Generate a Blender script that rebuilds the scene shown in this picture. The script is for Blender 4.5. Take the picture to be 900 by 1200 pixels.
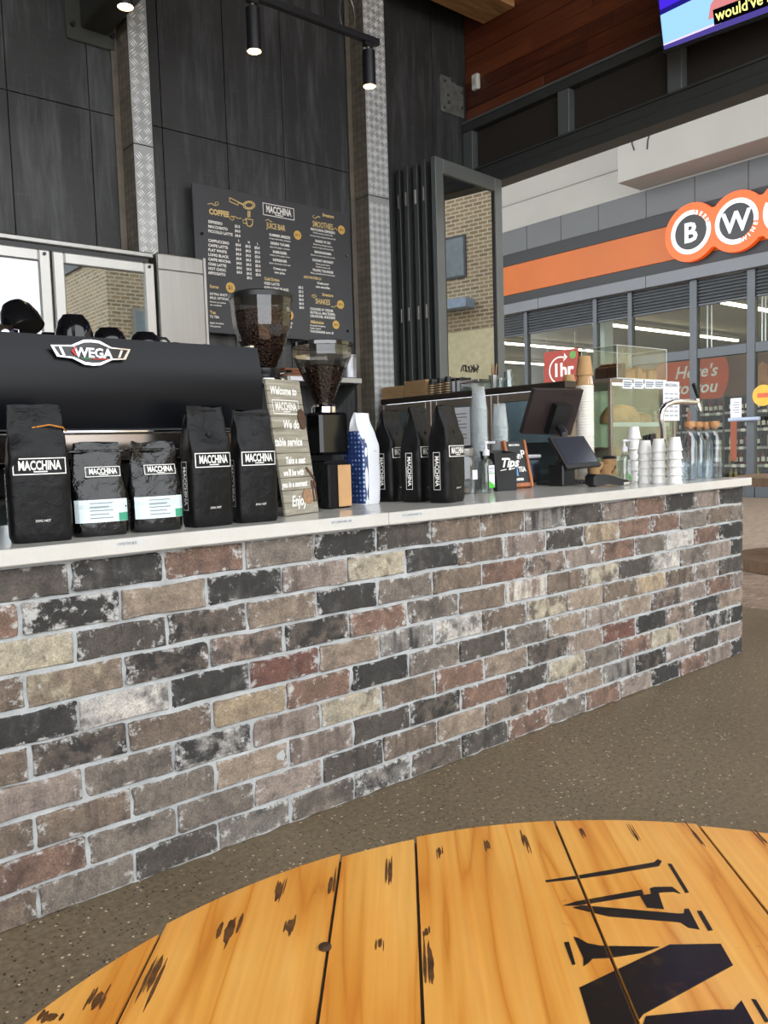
import bpy, math, random
from mathutils import Vector, Matrix, noise
random.seed(7)
scene = bpy.context.scene
for o in list(bpy.data.objects): bpy.data.objects.remove(o)
COL = scene.collection
PI = math.pi

# ---------------------------------------------------------------- camera
F, PITCH, YAW, ROLL = 954.35, -.0782374, .694432, -.0306177
CAM = Vector((-4.0202, -1.9900, 1.10365))
fw = Vector((math.sin(YAW)*math.cos(PITCH), math.cos(YAW)*math.cos(PITCH), math.sin(PITCH)))
rt0 = Vector((math.cos(YAW), -math.sin(YAW), 0)); up0 = rt0.cross(fw)
rt = rt0*math.cos(ROLL) + up0*math.sin(ROLL); up = -rt0*math.sin(ROLL) + up0*math.cos(ROLL)
cd = bpy.data.cameras.new('camera'); cam = bpy.data.objects.new('camera', cd); COL.objects.link(cam)
cam.matrix_world = Matrix(((rt.x, up.x, -fw.x, CAM.x), (rt.y, up.y, -fw.y, CAM.y), (rt.z, up.z, -fw.z, CAM.z), (0, 0, 0, 1)))
cd.sensor_fit = 'VERTICAL'; cd.sensor_height = 36.0; cd.lens = F/1200*36.0
cd.clip_start = .02; cd.clip_end = 300
scene.camera = cam
def px(x, y, ax, v):
    d = rt*((x-450)/F) + up*((600-y)/F) + fw
    t = (v-CAM[ax])/d[ax]
    return CAM + d*t
def pX(x, y, v): return px(x, y, 0, v)
def pY(x, y, v): return px(x, y, 1, v)
def pZ(x, y, v): return px(x, y, 2, v)

# ---------------------------------------------------------------- world and light
world = bpy.data.worlds.new('sky'); scene.world = world; world.use_nodes = True
wn = world.node_tree.nodes; bgn = wn['Background']
bgn.inputs[0].default_value = (.93, .965, 1.0, 1); bgn.inputs[1].default_value = 2.2
scene.view_settings.view_transform = 'Standard'; scene.view_settings.look = 'None'
scene.view_settings.gamma = 1; scene.view_settings.use_curve_mapping = False
scene.view_settings.exposure = 0.9
scene.cycles.transparent_max_bounces = 32; scene.cycles.max_bounces = 10

# ---------------------------------------------------------------- material helpers
def lin(c):
    return tuple(((v/255)/12.92 if v/255 <= .04045 else ((v/255+.055)/1.055)**2.4) for v in c[:3])
MATS = {}
def newmat(name):
    m = bpy.data.materials.new(name); m.use_nodes = True
    nt = m.node_tree; nt.nodes.clear()
    out = nt.nodes.new('ShaderNodeOutputMaterial')
    return m, nt, out
def nd(nt, typ, **kw):
    n = nt.nodes.new('ShaderNode'+typ)
    for k, v in kw.items():
        if k.startswith('in_'):
            key = k[3:]; key = int(key) if key.isdigit() else key.replace('_', ' ')
            s = n.inputs[key]
            if isinstance(v, bpy.types.NodeSocket): nt.links.new(v, s)
            else: s.default_value = v
        else: setattr(n, k, v)
    return n
def ramp(nt, fac, stops, interp='LINEAR'):
    r = nt.nodes.new('ShaderNodeValToRGB'); r.color_ramp.interpolation = interp
    el = r.color_ramp.elements
    while len(el) < len(stops): el.new(.5)
    for e, (p, c) in zip(el, stops):
        e.position = p; e.color = (*c, 1) if len(c) == 3 else c
    nt.links.new(fac, r.inputs[0]); return r.outputs[0]
def mixc(nt, fac, a, b, mode='MIX'):
    n = nt.nodes.new('ShaderNodeMix'); n.data_type = 'RGBA'; n.blend_type = mode
    for s, v in ((n.inputs[0], fac), (n.inputs[6], a), (n.inputs[7], b)):
        if isinstance(v, bpy.types.NodeSocket): nt.links.new(v, s)
        else: s.default_value = v if not isinstance(v, tuple) or len(v) == 4 else (*v, 1)
    return n.outputs[2]
def coords(nt, kind='Object', scale=(1, 1, 1), rot=(0, 0, 0)):
    t = nt.nodes.new('ShaderNodeTexCoord')
    m = nd(nt, 'Mapping'); nt.links.new(t.outputs[kind], m.inputs[0])
    m.inputs['Scale'].default_value = scale; m.inputs['Rotation'].default_value = rot
    return m.outputs[0]
def world_coords(nt, scale=(1, 1, 1), rot=(0, 0, 0)):
    g = nt.nodes.new('ShaderNodeNewGeometry')
    m = nd(nt, 'Mapping'); nt.links.new(g.outputs['Position'], m.inputs[0])
    m.inputs['Scale'].default_value = scale; m.inputs['Rotation'].default_value = rot
    return m.outputs[0]
def noise_tex(nt, vec, scale, detail=4, rough=.55, dist=0):
    return nd(nt, 'TexNoise', in_Vector=vec, in_Scale=scale, in_Detail=detail, in_Roughness=rough, in_Distortion=dist).outputs[0]
def bump(nt, h, strength, dist=.002):
    return nd(nt, 'Bump', in_Height=h, in_Strength=strength, in_Distance=dist).outputs[0]
def principled(nt, out, col, rough=.5, metal=0, normal=None, **kw):
    b = nd(nt, 'BsdfPrincipled')
    for k, v in (('Base Color', col), ('Roughness', rough), ('Metallic', metal)):
        if isinstance(v, bpy.types.NodeSocket): nt.links.new(v, b.inputs[k])
        else: b.inputs[k].default_value = (*v, 1) if k == 'Base Color' else v
    if normal is not None: nt.links.new(normal, b.inputs['Normal'])
    for k, v in kw.items():
        b.inputs[k.replace('_', ' ')].default_value = v
    nt.links.new(b.outputs[0], out.inputs[0]); return b
def P(name, rgb, rough=.5, metal=0, var=.12, vscale=6, bmp=0, bscale=60, stretch=(1, 1, 1), **kw):
    """plain procedural material: a little noise in the colour and, if asked, fine relief"""
    if name in MATS: return MATS[name]
    m, nt, out = newmat(name)
    v = coords(nt, 'Object', stretch)
    c = lin(rgb)
    n = noise_tex(nt, v, vscale)
    col = ramp(nt, n, [(.3, tuple(x*(1-var) for x in c)), (.7, tuple(min(1, x*(1+var)) for x in c))])
    nrm = bump(nt, noise_tex(nt, v, bscale, 3), bmp) if bmp else None
    principled(nt, out, col, rough, metal, nrm, **kw)
    MATS[name] = m; return m
def clear(name, tint=(235, 245, 242), refl=.12, rough=.02, edge=.5):
    if name in MATS: return MATS[name]
    m, nt, out = newmat(name)
    t = nd(nt, 'BsdfTransparent'); t.inputs[0].default_value = (*lin(tint), 1)
    g = nd(nt, 'BsdfGlossy'); g.inputs['Roughness'].default_value = rough
    lw = nd(nt, 'LayerWeight', in_Blend=.35)
    v = coords(nt, 'Object'); n = noise_tex(nt, v, 3, 2)
    f = nd(nt, 'MapRange', in_0=lw.outputs['Fresnel'], in_3=refl, in_4=min(1, refl+edge)).outputs[0]
    f2 = nd(nt, 'Math', operation='MULTIPLY', in_0=f, in_1=nd(nt, 'MapRange', in_0=n, in_3=.85, in_4=1.1).outputs[0]).outputs[0]
    mx = nd(nt, 'MixShader', in_0=f2, in_1=t.outputs[0], in_2=g.outputs[0])
    nt.links.new(mx.outputs[0], out.inputs[0]); MATS[name] = m; return m
def emis(name, rgb, s):
    if name in MATS: return MATS[name]
    m, nt, out = newmat(name)
    e = nd(nt, 'Emission'); e.inputs[0].default_value = (*lin(rgb), 1); e.inputs[1].default_value = s
    nt.links.new(e.outputs[0], out.inputs[0]); MATS[name] = m; return m

# ---------------------------------------------------------------- mesh helpers
class MB:
    def __init__(s): s.v = []; s.f = []
    def add(s, vs, fs, M=None):
        b = len(s.v); s.v += [tuple(M @ Vector(p)) if M else tuple(p) for p in vs]
        s.f += [tuple(i+b for i in f) for f in fs]; return s
    def box(s, lo, hi, M=None):
        (a, b, c), (d, e, f) = lo, hi
        return s.add([(a,b,c),(d,b,c),(d,e,c),(a,e,c),(a,b,f),(d,b,f),(d,e,f),(a,e,f)],
                     [(0,3,2,1),(4,5,6,7),(0,1,5,4),(1,2,6,5),(2,3,7,6),(3,0,4,7)], M)
    def bbox(s, lo, hi, r=.003, M=None):
        """box with chamfered edges"""
        (a, b, c), (d, e, f) = lo, hi; vs = []; idx = {}
        r = min(r, (d-a)*.45, (e-b)*.45, (f-c)*.45)
        for i, X in enumerate((a, d)):
            for j, Y in enumerate((b, e)):
                for k, Z in enumerate((c, f)):
                    sx = r if i == 0 else -r; sy = r if j == 0 else -r; sz = r if k == 0 else -r
                    for ax, p in enumerate(((X, Y+sy, Z+sz), (X+sx, Y, Z+sz), (X+sx, Y+sy, Z))):
                        idx[(i, j, k, ax)] = len(vs); vs.append(p)
        fs = []
        def q(*ks): fs.append(tuple(idx[k] for k in ks))
        for i in (0, 1): q(*[(i, j, k, 0) for j, k in ((0,0),(1,0),(1,1),(0,1))])
        for j in (0, 1): q(*[(i, j, k, 1) for i, k in ((0,0),(1,0),(1,1),(0,1))])
        for k in (0, 1): q(*[(i, j, k, 2) for i, j in ((0,0),(1,0),(1,1),(0,1))])
        for i in (0, 1):
            for j in (0, 1):
                q((i,j,0,0),(i,j,1,0),(i,j,1,1),(i,j,0,1))
                q((i,0,j,0),(i,1,j,0),(i,1,j,2),(i,0,j,2))
                q((0,i,j,1),(1,i,j,1),(1,i,j,2),(0,i,j,2))
                for k in (0, 1): q((i,j,k,0),(i,j,k,1),(i,j,k,2))
        return s.add(vs, fs, M)
    def lathe(s, prof, n=24, c=(0, 0, 0), M=None, cap=True, arc=None):
        vs = []; fs = []
        for r, z in prof:
            for i in range(n):
                a = 2*PI*i/n; vs.append((c[0]+r*math.cos(a), c[1]+r*math.sin(a), c[2]+z))
        for j in range(len(prof)-1):
            for i in range(n):
                k = (i+1) % n; fs.append((j*n+i, j*n+k, (j+1)*n+k, (j+1)*n+i))
        if cap:
            fs.append(tuple(reversed(range(n)))); fs.append(tuple(range((len(prof)-1)*n, len(prof)*n)))
        return s.add(vs, fs, M)
    def cyl(s, p0, p1, r0, r1=None, n=12):
        p0, p1 = Vector(p0), Vector(p1); r1 = r0 if r1 is None else r1
        d = p1-p0; q = d.to_track_quat('Z', 'Y').to_matrix().to_4x4(); q.translation = p0
        return s.lathe([(r0, 0), (r1, d.length)], n, M=q)
    def tube(s, pts, r, n=8, closed=False):
        pts = [Vector(p) for p in pts]; m = len(pts); rs = r if isinstance(r, (list, tuple)) else [r]*m
        vs = []; fs = []; ref = None
        for i, p in enumerate(pts):
            a = pts[i-1] if i > 0 or closed else p; b = pts[(i+1) % m] if i < m-1 or closed else p
            t = (b-a).normalized()
            if ref is None: ref = t.orthogonal().normalized()
            ref = (ref - t*ref.dot(t)).normalized(); w = t.cross(ref)
            for k in range(n):
                an = 2*PI*k/n; vs.append(p + (ref*math.cos(an)+w*math.sin(an))*rs[i])
        for i in range(m if closed else m-1):
            j = (i+1) % m
            for k in range(n):
                l = (k+1) % n; fs.append((i*n+k, i*n+l, j*n+l, j*n+k))
        if not closed: fs.append(tuple(reversed(range(n)))); fs.append(tuple(range((m-1)*n, m*n)))
        return s.add(vs, fs)
    def prism(s, poly, h0, h1, M=None):
        """polygon in xy between two heights"""
        n = len(poly); ar = sum(poly[i][0]*poly[(i+1) % n][1]-poly[(i+1) % n][0]*poly[i][1] for i in range(n))
        if ar < 0: poly = list(reversed(poly))
        vs = [(p[0], p[1], h0) for p in poly]+[(p[0], p[1], h1) for p in poly]
        fs = [tuple(reversed(range(n))), tuple(range(n, 2*n))]+[(i, (i+1) % n, (i+1) % n+n, i+n) for i in range(n)]
        return s.add(vs, fs, M)
    def ring(s, outer, inner, h0, h1, M=None):
        n = len(outer); vs = [(*p, h) for h in (h0, h1) for p in outer]+[(*p, h) for h in (h0, h1) for p in inner]; fs = []
        for i in range(n):
            k = (i+1) % n
            fs += [(i, k, n+k, n+i), (2*n+k, 2*n+i, 3*n+i, 3*n+k), (n+i, n+k, 3*n+k, 3*n+i), (k, i, 2*n+i, 2*n+k)]
        return s.add(vs, fs, M)
    def mesh(s, name):
        me = bpy.data.meshes.new(name); me.from_pydata([tuple(p) for p in s.v], [], s.f); me.update(); return me
    def build(s, name, mat, parent=None, smooth=False, loc=None):
        me = s.mesh(name); return link(name, me, mat, parent, smooth, loc)
def link(name, me, mat, parent=None, smooth=False, loc=None):
    if mat: me.materials.append(mat)
    if smooth:
        me.polygons.foreach_set('use_smooth', [True]*len(me.polygons))
        try: me.set_sharp_from_angle(angle=math.radians(smooth if smooth is not True else 40))
        except Exception: pass
    o = bpy.data.objects.new(name, me); COL.objects.link(o)
    if parent: o.parent = parent
    if loc: o.location = loc
    return o
def tag(o, label, cat, group=None):
    o['label'] = label; o['category'] = cat
    if group: o['group'] = group
    return o
def thing(name, label, cat, loc=(0, 0, 0), rz=0, group=None):
    o = bpy.data.objects.new(name, None); COL.objects.link(o); o.empty_display_size = .05
    o.location = loc; o.rotation_euler = (0, 0, rz); return tag(o, label, cat, group)
def struct(o): o['kind'] = 'structure'; return o
def kids(o): return [c for c in bpy.data.objects if c.parent == o]
def dup(o, loc=None, rz=None, label=None, parent=None):
    c = o.copy(); COL.objects.link(c)
    if parent: c.parent = parent
    if loc is not None: c.location = loc
    if rz is not None: c.rotation_euler = (0, 0, rz)
    if label: c['label'] = label
    for ch in kids(o): dup(ch, parent=c)
    return c
TXT = {}
def text_mesh(body, size, off=0.0, shear=0.0, align='LEFT', ext=0.0, sx=1.0, space=1.0):
    """flat letters in the xy plane (x right, y up) -> (verts, faces)"""
    cu = bpy.data.curves.new('lettering', 'FONT'); cu.body = body; cu.size = size; cu.offset = off
    cu.shear = shear; cu.align_x = align; cu.extrude = ext; cu.resolution_u = 2; cu.space_character = space
    cu.fill_mode = 'FRONT'
    o = bpy.data.objects.new('lettering', cu)
    me = bpy.data.meshes.new_from_object(o)
    vs = [(v.co.x*sx, v.co.y, v.co.z) for v in me.vertices]; fs = [tuple(p.vertices) for p in me.polygons]
    bpy.data.objects.remove(o); bpy.data.curves.remove(cu); bpy.data.meshes.remove(me)
    return vs, fs
def txt(mb, body, size, M, **kw):
    vs, fs = text_mesh(body, size, **kw); mb.add(vs, fs, M)
def face_mY(x, y, z):      # letters standing in a plane that faces -Y
    return Matrix(((1, 0, 0, x), (0, 0, -1, y), (0, 1, 0, z), (0, 0, 0, 1)))
def face_mX(x, y, z):      # letters standing in a plane that faces -X (reads towards -Y)
    return Matrix(((0, 0, -1, x), (-1, 0, 0, y), (0, 1, 0, z), (0, 0, 0, 1)))
def circle(r, n=32, c=(0, 0)): return [(c[0]+r*math.cos(2*PI*i/n), c[1]+r*math.sin(2*PI*i/n)) for i in range(n)]

# ---------------------------------------------------------------- common materials
steel = P('brushed_steel', (158, 156, 152), .36, .85, .06, 30, stretch=(1, 1, .05))
steel_dark = P('dull_steel', (120, 116, 112), .38, .8, .1, 20)
chrome = P('chrome', (225, 225, 228), .08, 1, .02)
black_pl = P('black_plastic', (22, 22, 24), .38, 0, .15, 10)
black_gl = P('gloss_black', (14, 14, 16), .12, 0, .1)
white_paint = P('white_letter', (238, 236, 230), .55, 0, .03)
paper = P('white_paper', (226, 226, 232), .7, 0, .03)
gold = P('gold_letter', (216, 188, 124), .55, 0, .06)
frame_grey = P('grey_powdercoat', (94, 98, 98), .42, .1, .06, 4)
frame_dark = P('charcoal_powdercoat', (60, 62, 60), .45, .1, .08, 4)
kraft = P('kraft_paper', (186, 146, 100), .75, 0, .08, 20)
print('base ok')

# ================================================================ STRUCTURE
YW, XO = 2.70, .85
# ---- floor: polished concrete with exposed aggregate
def m_floor():
    m, nt, out = newmat('polished_aggregate_concrete')
    v = world_coords(nt)
    n1 = noise_tex(nt, v, 1.3, 5); n2 = noise_tex(nt, v, 60, 3)
    base = ramp(nt, n1, [(.3, lin((96, 83, 64))), (.7, lin((122, 107, 84)))])
    base = mixc(nt, .35, base, ramp(nt, n2, [(.35, lin((72, 62, 48))), (.65, lin((136, 121, 97)))]))
    vo = nd(nt, 'TexVoronoi', in_Vector=v, in_Scale=95.0, in_Randomness=1.0)
    sep = nd(nt, 'SeparateColor', in_0=vo.outputs['Color'])
    near = ramp(nt, vo.outputs['Distance'], [(.22, (1, 1, 1)), (.36, (0, 0, 0))])
    dk = nd(nt, 'Math', operation='GREATER_THAN', in_0=sep.outputs[0], in_1=.74).outputs[0]
    lt = nd(nt, 'Math', operation='GREATER_THAN', in_0=sep.outputs[1], in_1=.93).outputs[0]
    base = mixc(nt, nd(nt, 'Math', operation='MULTIPLY', in_0=near, in_1=dk).outputs[0], base, lin((44, 38, 32)))
    base = mixc(nt, nd(nt, 'Math', operation='MULTIPLY', in_0=near, in_1=lt).outputs[0], base, lin((205, 190, 160)))
    rg = ramp(nt, n1, [(.3, (.34,)*3), (.7, (.5,)*3)])
    principled(nt, out, base, rg, 0, bump(nt, n2, .08)); return m
MB().box((-9, -9, -.2), (1.12, YW+.3, 0)).build('floor', m_floor()); struct(bpy.data.objects['floor'])
# ---- paving outside the opening
pav_bed = P('paving_sand', (128, 116, 100), .8, 0, .15, 14)
g = struct(MB().box((1.12, -14, -.2), (10.6, 26, -.006)).build('floor_paving', pav_bed))
def m_paver():
    m, nt, out = newmat('clay_paver')
    oi = nt.nodes.new('ShaderNodeObjectInfo')
    v = world_coords(nt)
    c = ramp(nt, oi.outputs['Random'], [(0, lin((118, 96, 82))), (.5, lin((142, 118, 100))), (1, lin((158, 136, 116)))])
    n = noise_tex(nt, v, 40, 4)
    c = mixc(nt, .5, c, ramp(nt, n, [(.3, lin((96, 80, 70))), (.7, lin((172, 152, 132)))]))
    principled(nt, out, c, .7, 0, bump(nt, n, .2)); return m
pvm = MB().bbox((-.098, -.048, -.03), (.098, .048, 0), .004).mesh('paver'); pvm.materials.append(m_paver())
k = 0
for i in range(24):
    for j in range(12):
        o = bpy.data.objects.new('paver', pvm); COL.objects.link(o); o.parent = g
        o.location = (1.17+i*.1, .0+j*.2+(.1 if i % 2 else 0), .0015*math.sin(i*3.1+j*1.7)); o.rotation_euler = (0, 0, PI/2)
def m_far_paving():
    m, nt, out = newmat('far_paving')
    v = world_coords(nt, (1, 1, 1))
    b = nd(nt, 'TexBrick', in_Vector=v, in_Scale=5.0); b.inputs['Color1'].default_value = (*lin((150, 130, 112)), 1)
    b.inputs['Color2'].default_value = (*lin((126, 108, 94)), 1); b.inputs['Mortar'].default_value = (*lin((170, 156, 138)), 1)
    principled(nt, out, b.outputs[0], .7); return m
fp = m_far_paving()
MB().box((3.6, -14, -.02), (10.6, 26, -.001)).box((1.12, 2.45, -.02), (3.6, 26, -.001)).box((1.12, -14, -.02), (3.6, -.2, -.001)).build('paving_field', fp, g)

# ---- back wall: dark cement sheets with open joints
def m_sheet():
    m, nt, out = newmat('dark_cement_sheet')
    v = world_coords(nt)
    s = world_coords(nt, (7, 7, .8))
    n1 = noise_tex(nt, v, 1.6, 6, .6); n2 = noise_tex(nt, s, 2.2, 6, .65); n3 = noise_tex(nt, world_coords(nt, (3, 3, 26)), 3, 4)
    c = ramp(nt, n1, [(.3, lin((38, 38, 38))), (.7, lin((56, 56, 56)))])
    c = mixc(nt, ramp(nt, n2, [(.47, (0, 0, 0)), (.75, (.55,)*3)]), c, lin((104, 106, 108)))
    c = mixc(nt, ramp(nt, n3, [(.6, (0, 0, 0)), (.8, (.08,)*3)]), c, lin((150, 150, 148)))
    principled(nt, out, c, .5, 0, bump(nt, n2, .1)); return m
sheet = m_sheet()
wall_core = P('wall_core_black', (16, 16, 17), .8)
wb = struct(MB().box((-9, YW+.012, 0), (XO+.02, YW+.25, 4.75)).build('wall_back', wall_core))
xs = [-9, -4.4, -3.95, -3.51, -3.07] + [pY(x, y, YW).x for x, y in ((8, 105), (105, 130))] + [-2.0, pY(190, 150, YW).x, pY(266, 166, YW).x, pY(333, 180, YW).x, -.345, pY(508, 150, YW).x, XO+.02]
ZJ = 3.06
for a, b in zip(xs[:-1], xs[1:]):
    for z0, z1 in ((0, ZJ), (ZJ, 4.75)):
        MB().bbox((a+.0025, YW, z0+.0025), (b-.0025, YW+.011, z1-.0025), .001).build('wall_panel', sheet, wb)

# ---- tread plate columns
seam = P('seam_black', (20, 20, 20), .7)
tread = P('plate_aluminium', (172, 173, 172), .42, .25, .12, 5)
tread_shade = P('plate_shaded', (112, 104, 92), .55, .25, .2, 12)  # same plate, with the shade of the column sides put into its colour
bar_m = P('plate_raised_bars', (246, 247, 246), .38, .25, .06, 8); bar_shade = P('plate_raised_bars_shaded', (140, 131, 117), .5, .3, .2, 12)  # second bar tone also carries the side shade in its colour
def bars(u0, u1, z0, z1, put):
    mb = MB(); cs = .052
    nu = max(1, round((u1-u0)/cs)); cu = (u1-u0)/nu
    for j in range(int((z1-z0)/cs)):
        for i in range(nu):
            cx_, cz_ = u0+cu*(i+.5), z0+cs*(j+.5); sg = 1 if (i+j) % 2 else -1
            for k in (-1, 0, 1):
                ox_, oz_ = k*.0135*.707, -k*.0135*.707*sg; L, wd = .0250, .0040
                dx, dz = .707, .707*sg; nx_, nz_ = -dz, dx
                pts = [(ox_-dx*L, oz_-dz*L, 0), (ox_+nx_*wd, oz_+nz_*wd, 0), (ox_+dx*L, oz_+dz*L, 0), (ox_-nx_*wd, oz_-nz_*wd, 0), (ox_-dx*L*.6, oz_-dz*L*.6, .0016), (ox_+dx*L*.6, oz_+dz*L*.6, .0016)]
                mb.add([put(cx_+p[0], cz_+p[1], p[2]) for p in pts], [(0, 4, 1), (1, 4, 5), (1, 5, 2), (0, 3, 4), (3, 5, 4), (3, 2, 5)])
    return mb
def column(x0, x1, y0, zs, label):
    t = thing('plate_column', label, 'column', ((x0+x1)/2, (y0+YW)/2, 0))
    w = (x1-x0)/2; d = (YW-y0)/2
    MB().box((-w+.004, -d+.004, 0), (w-.004, d-.001, 4.75)).build('core', seam, t)
    for z0, z1 in ((0.0, zs-.003), (zs+.003, 4.75)):
        MB().bbox((-w, -d, z0), (w, -d+.004, z1), .001).build('face_plate', tread, t)
        MB().box((-w, -d+.0045, z0), (-w+.004, d-.001, z1)).build('side_plate', tread_shade, t)
        MB().box((w-.004, -d+.0045, z0), (w, d-.001, z1)).build('side_plate', tread_shade, t)
        o = bars(-w+.002, w-.002, max(z0, .8)+.004, z1-.004, lambda u, z, h: (u, -d-.0002-h, z)).build('raised_bars', bar_m, t); o['kind'] = 'stuff'
        o = bars(-d+.006, d-.004, max(z0, .8)+.004, z1-.004, lambda u, z, h: (-w-.0002-h, u, z)).build('raised_bars', bar_shade, t); o['kind'] = 'stuff'
    MB().box((-w-.042, d-.012, 0), (-w-.003, d-.001, 4.75)).build('edge_angle', tread_shade, t)
zs1 = pY(445, 231, 2.54).z; zs2 = pY(168, 170, 2.54).z
column(-.30, -.11, 2.54, zs1, 'checker plate column between the menu board and the folded doors')
column(-2.01, -1.893, 2.54, zs2, 'checker plate column rising behind the glass-door fridge')

# ---- side wall over the wide opening: steel frame, dark infill, timber boards
timber_red = None
def m_redwood():
    m, nt, out = newmat('red_brown_boards')
    v = world_coords(nt, (1, 1, 14)); oi = nt.nodes.new('ShaderNodeObjectInfo')
    n = noise_tex(nt, v, 2.5, 5, .6, .4)
    c = ramp(nt, n, [(.3, lin((60, 26, 15))), (.55, lin((92, 42, 24))), (.75, lin((140, 76, 42)))])
    c = mixc(nt, .45, c, ramp(nt, oi.outputs['Random'], [(0, lin((46, 20, 12))), (.6, lin((88, 40, 24))), (1, lin((144, 80, 44)))]))
    principled(nt, out, c, .42, 0); return m
redwood = m_redwood()
wr = struct(MB().box((XO+.03, -3.4, 3.62), (XO+.2, YW+.25, 4.75)).build('wall_right', wall_core))
z = 3.665; r_ = random.Random(3)
while z < 4.74:
    y = YW-.004
    while y > -3.4:
        ln = r_.uniform(.55, 1.5); y2 = max(-3.4, y-ln)
        MB().bbox((XO+.008+r_.uniform(0, .004), y2+.001, z), (XO+.03, y-.001, min(4.745, z+.097)), .002).build('board', redwood, wr)
        y = y2
    z += .099
# steel frame (transom beam, head rail, posts) and the dark panels between
zb0 = pX(900, 103, XO).z; zb1 = zb0+.17
bm = thing('opening_frame', 'charcoal steel frame with dark panels above the wide side opening', 'frame', (XO, 0, zb0))
def bx(name, lo, hi, m, par, r=.004): return MB().bbox(lo, hi, r).build(name, m, par)
bx('track_beam', (-.06, -3.4, 0), (.09, YW-.001, .075), frame_dark, bm)
bx('lower_rail', (-.035, -3.4, .077), (.06, YW-.001, .165), frame_dark, bm)
bx('bead', (-.048, -3.4, .150), (-.036, YW-.001, .165), frame_dark, bm, .001)
ztop = 3.655-zb0
bx('head_rail', (-.03, -3.4, ztop-.075), (.06, YW-.001, ztop), frame_dark, bm)
bx('cover_strip', (-.042, -3.4, ztop-.012), (-.0305, YW-.001, ztop+.004), frame_grey, bm, .001)
posts = [YW-.052] + [pX(x, y, XO).y for x, y in ((663, 128), (793, 80))]
posts += [2*posts[2]-posts[1]+.02, 3*posts[2]-2*posts[1]-.02]
for y in posts: bx('post', (-.03, y-.05, .167), (.06, y+.05, ztop-.077), frame_grey, bm)
infill = P('dark_mesh_panel', (46, 40, 34), .8, 0, .25, 120)
for a, b in zip(posts[:-1], posts[1:]): bx('infill_panel', (.03, b+.052, .167), (.042, a-.052, ztop-.077), infill, bm, .001)
bx('side_jamb', (-.03, YW-.048, -.004), (.06, YW-.021, ztop-.077), frame_dark, bm) if False else None
# steel connection plate on the back wall
p0 = pY(515, 87, YW-.005); p1 = pY(543, 139, YW-.005)
sp_ = thing('bracket_plate', 'small weathered steel bolt plate on the dark wall beside the red boards', 'plate', ((p0.x+p1.x)/2, YW, p1.z))
w = (p1.x-p0.x)/2; h = p0.z-p1.z
MB().prism([(-w, 0), (w, 0), (w, h*.86), (w*.35, h*.86), (w*.35, h*.9), (-w*.05, h*.9), (-w*.05, h), (-w, h)], .0, .012, face_mY(0, 0, 0)).build('plate', P('weathered_steel', (128, 130, 126), .5, .5, .25, 25), sp_)
for u, v_ in ((-.6, .86), (-.35, .5), (-.3, .3), (-.7, .12), (.85, .7), (.88, .28)): MB().cyl((u*w, -.011, v_*h), (u*w, -.022, v_*h), .012, n=6).build('bolt', steel_dark, sp_)
# motion sensor
p0 = pX(559, 96, XO)
t = thing('motion_sensor', 'small white motion sensor on the red timber boards', 'sensor', (XO+.007, p0.y, p0.z-.05))
MB().bbox((-.04, -.033, -.012), (0, .033, .105), .008).build('housing', P('sensor_white', (226, 224, 216), .4), t)
MB().bbox((-.046, -.02, .02), (-.0405, .02, .07), .004).build('lens', P('sensor_lens', (200, 198, 190), .3), t)

# ---- ceiling and rough timber beam
ceil_m = P('dark_ceiling_boards', (58, 44, 36), .7, 0, .2, 3, stretch=(1, 8, 1))
struct(MB().box((-9, -2.9, 4.76), (XO+.4, YW+.25, 4.95)).build('ceiling', ceil_m))
rough_t = P('rough_sawn_timber', (186, 138, 88), .8, 0, .4, 3, .5, 20, stretch=(1.2, 9, 9))
a = pX(567, 28, XO); b = pX(603, 3, XO)
t = thing('ceiling_beam', 'rough sawn pale timber beam under the ceiling against the red boards', 'beam', (XO, (a.y+b.y)/2, a.z))
d = a.y-b.y; zt = 4.755-a.z
pts = []
mb = MB(); n = 14
for i in range(n+1):
    x = -5.4 + (5.4-.0005)*i/n; jz = random.uniform(-.008, .008); jy = random.uniform(-.008, .008)
    for (yy, zz) in ((-d/2+jy, jz), (d/2+jy, jz+.004), (d/2, zt), (-d/2, zt)): mb.v.append((x, yy, zz))
for i in range(n):
    for k in range(4): l = (k+1) % 4; mb.f.append((i*4+k, i*4+l, i*4+4+l, i*4+4+k))
mb.f += [(3, 2, 1, 0), (n*4, n*4+1, n*4+2, n*4+3)]
mb.build('beam', rough_t, t)
# ---- box section beam on its end plate, running out from the back wall
p0 = pY(77, 45, YW); p1 = pY(134, 62, YW)
t = thing('steel_wall_beam', 'dark steel box beam bolted to the back wall by an end plate', 'beam', ((p0.x+p1.x)/2, YW, p1.z))
w = (p1.x-p0.x)/2
dk_steel = P('dark_painted_steel', (56, 55, 50), .45, .3, .15, 6)
MB().bbox((-w, -.016, 0), (w, -.001, .62), .012).build('end_plate', P('greenish_steel', (72, 74, 68), .45, .4, .15, 6), t)
MB().bbox((-w*.42, -2.6, .075), (w*.75, -.0165, .5), .01).build('beam', dk_steel, t)
for u in (-.75, .88):
    for z in (.08, .3, .5): MB().cyl((u*w, -.016, z), (u*w, -.036, z), .014, n=6).build('bolt', black_pl, t)
# ---- remaining shell that the photo does not show but that shapes the daylight
plaster = P('grey_plaster', (150, 148, 144), .8)
struct(MB().box((-9.2, -2.9, 0), (-9, YW+.25, 4.75)).build('wall_left', plaster))

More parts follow.
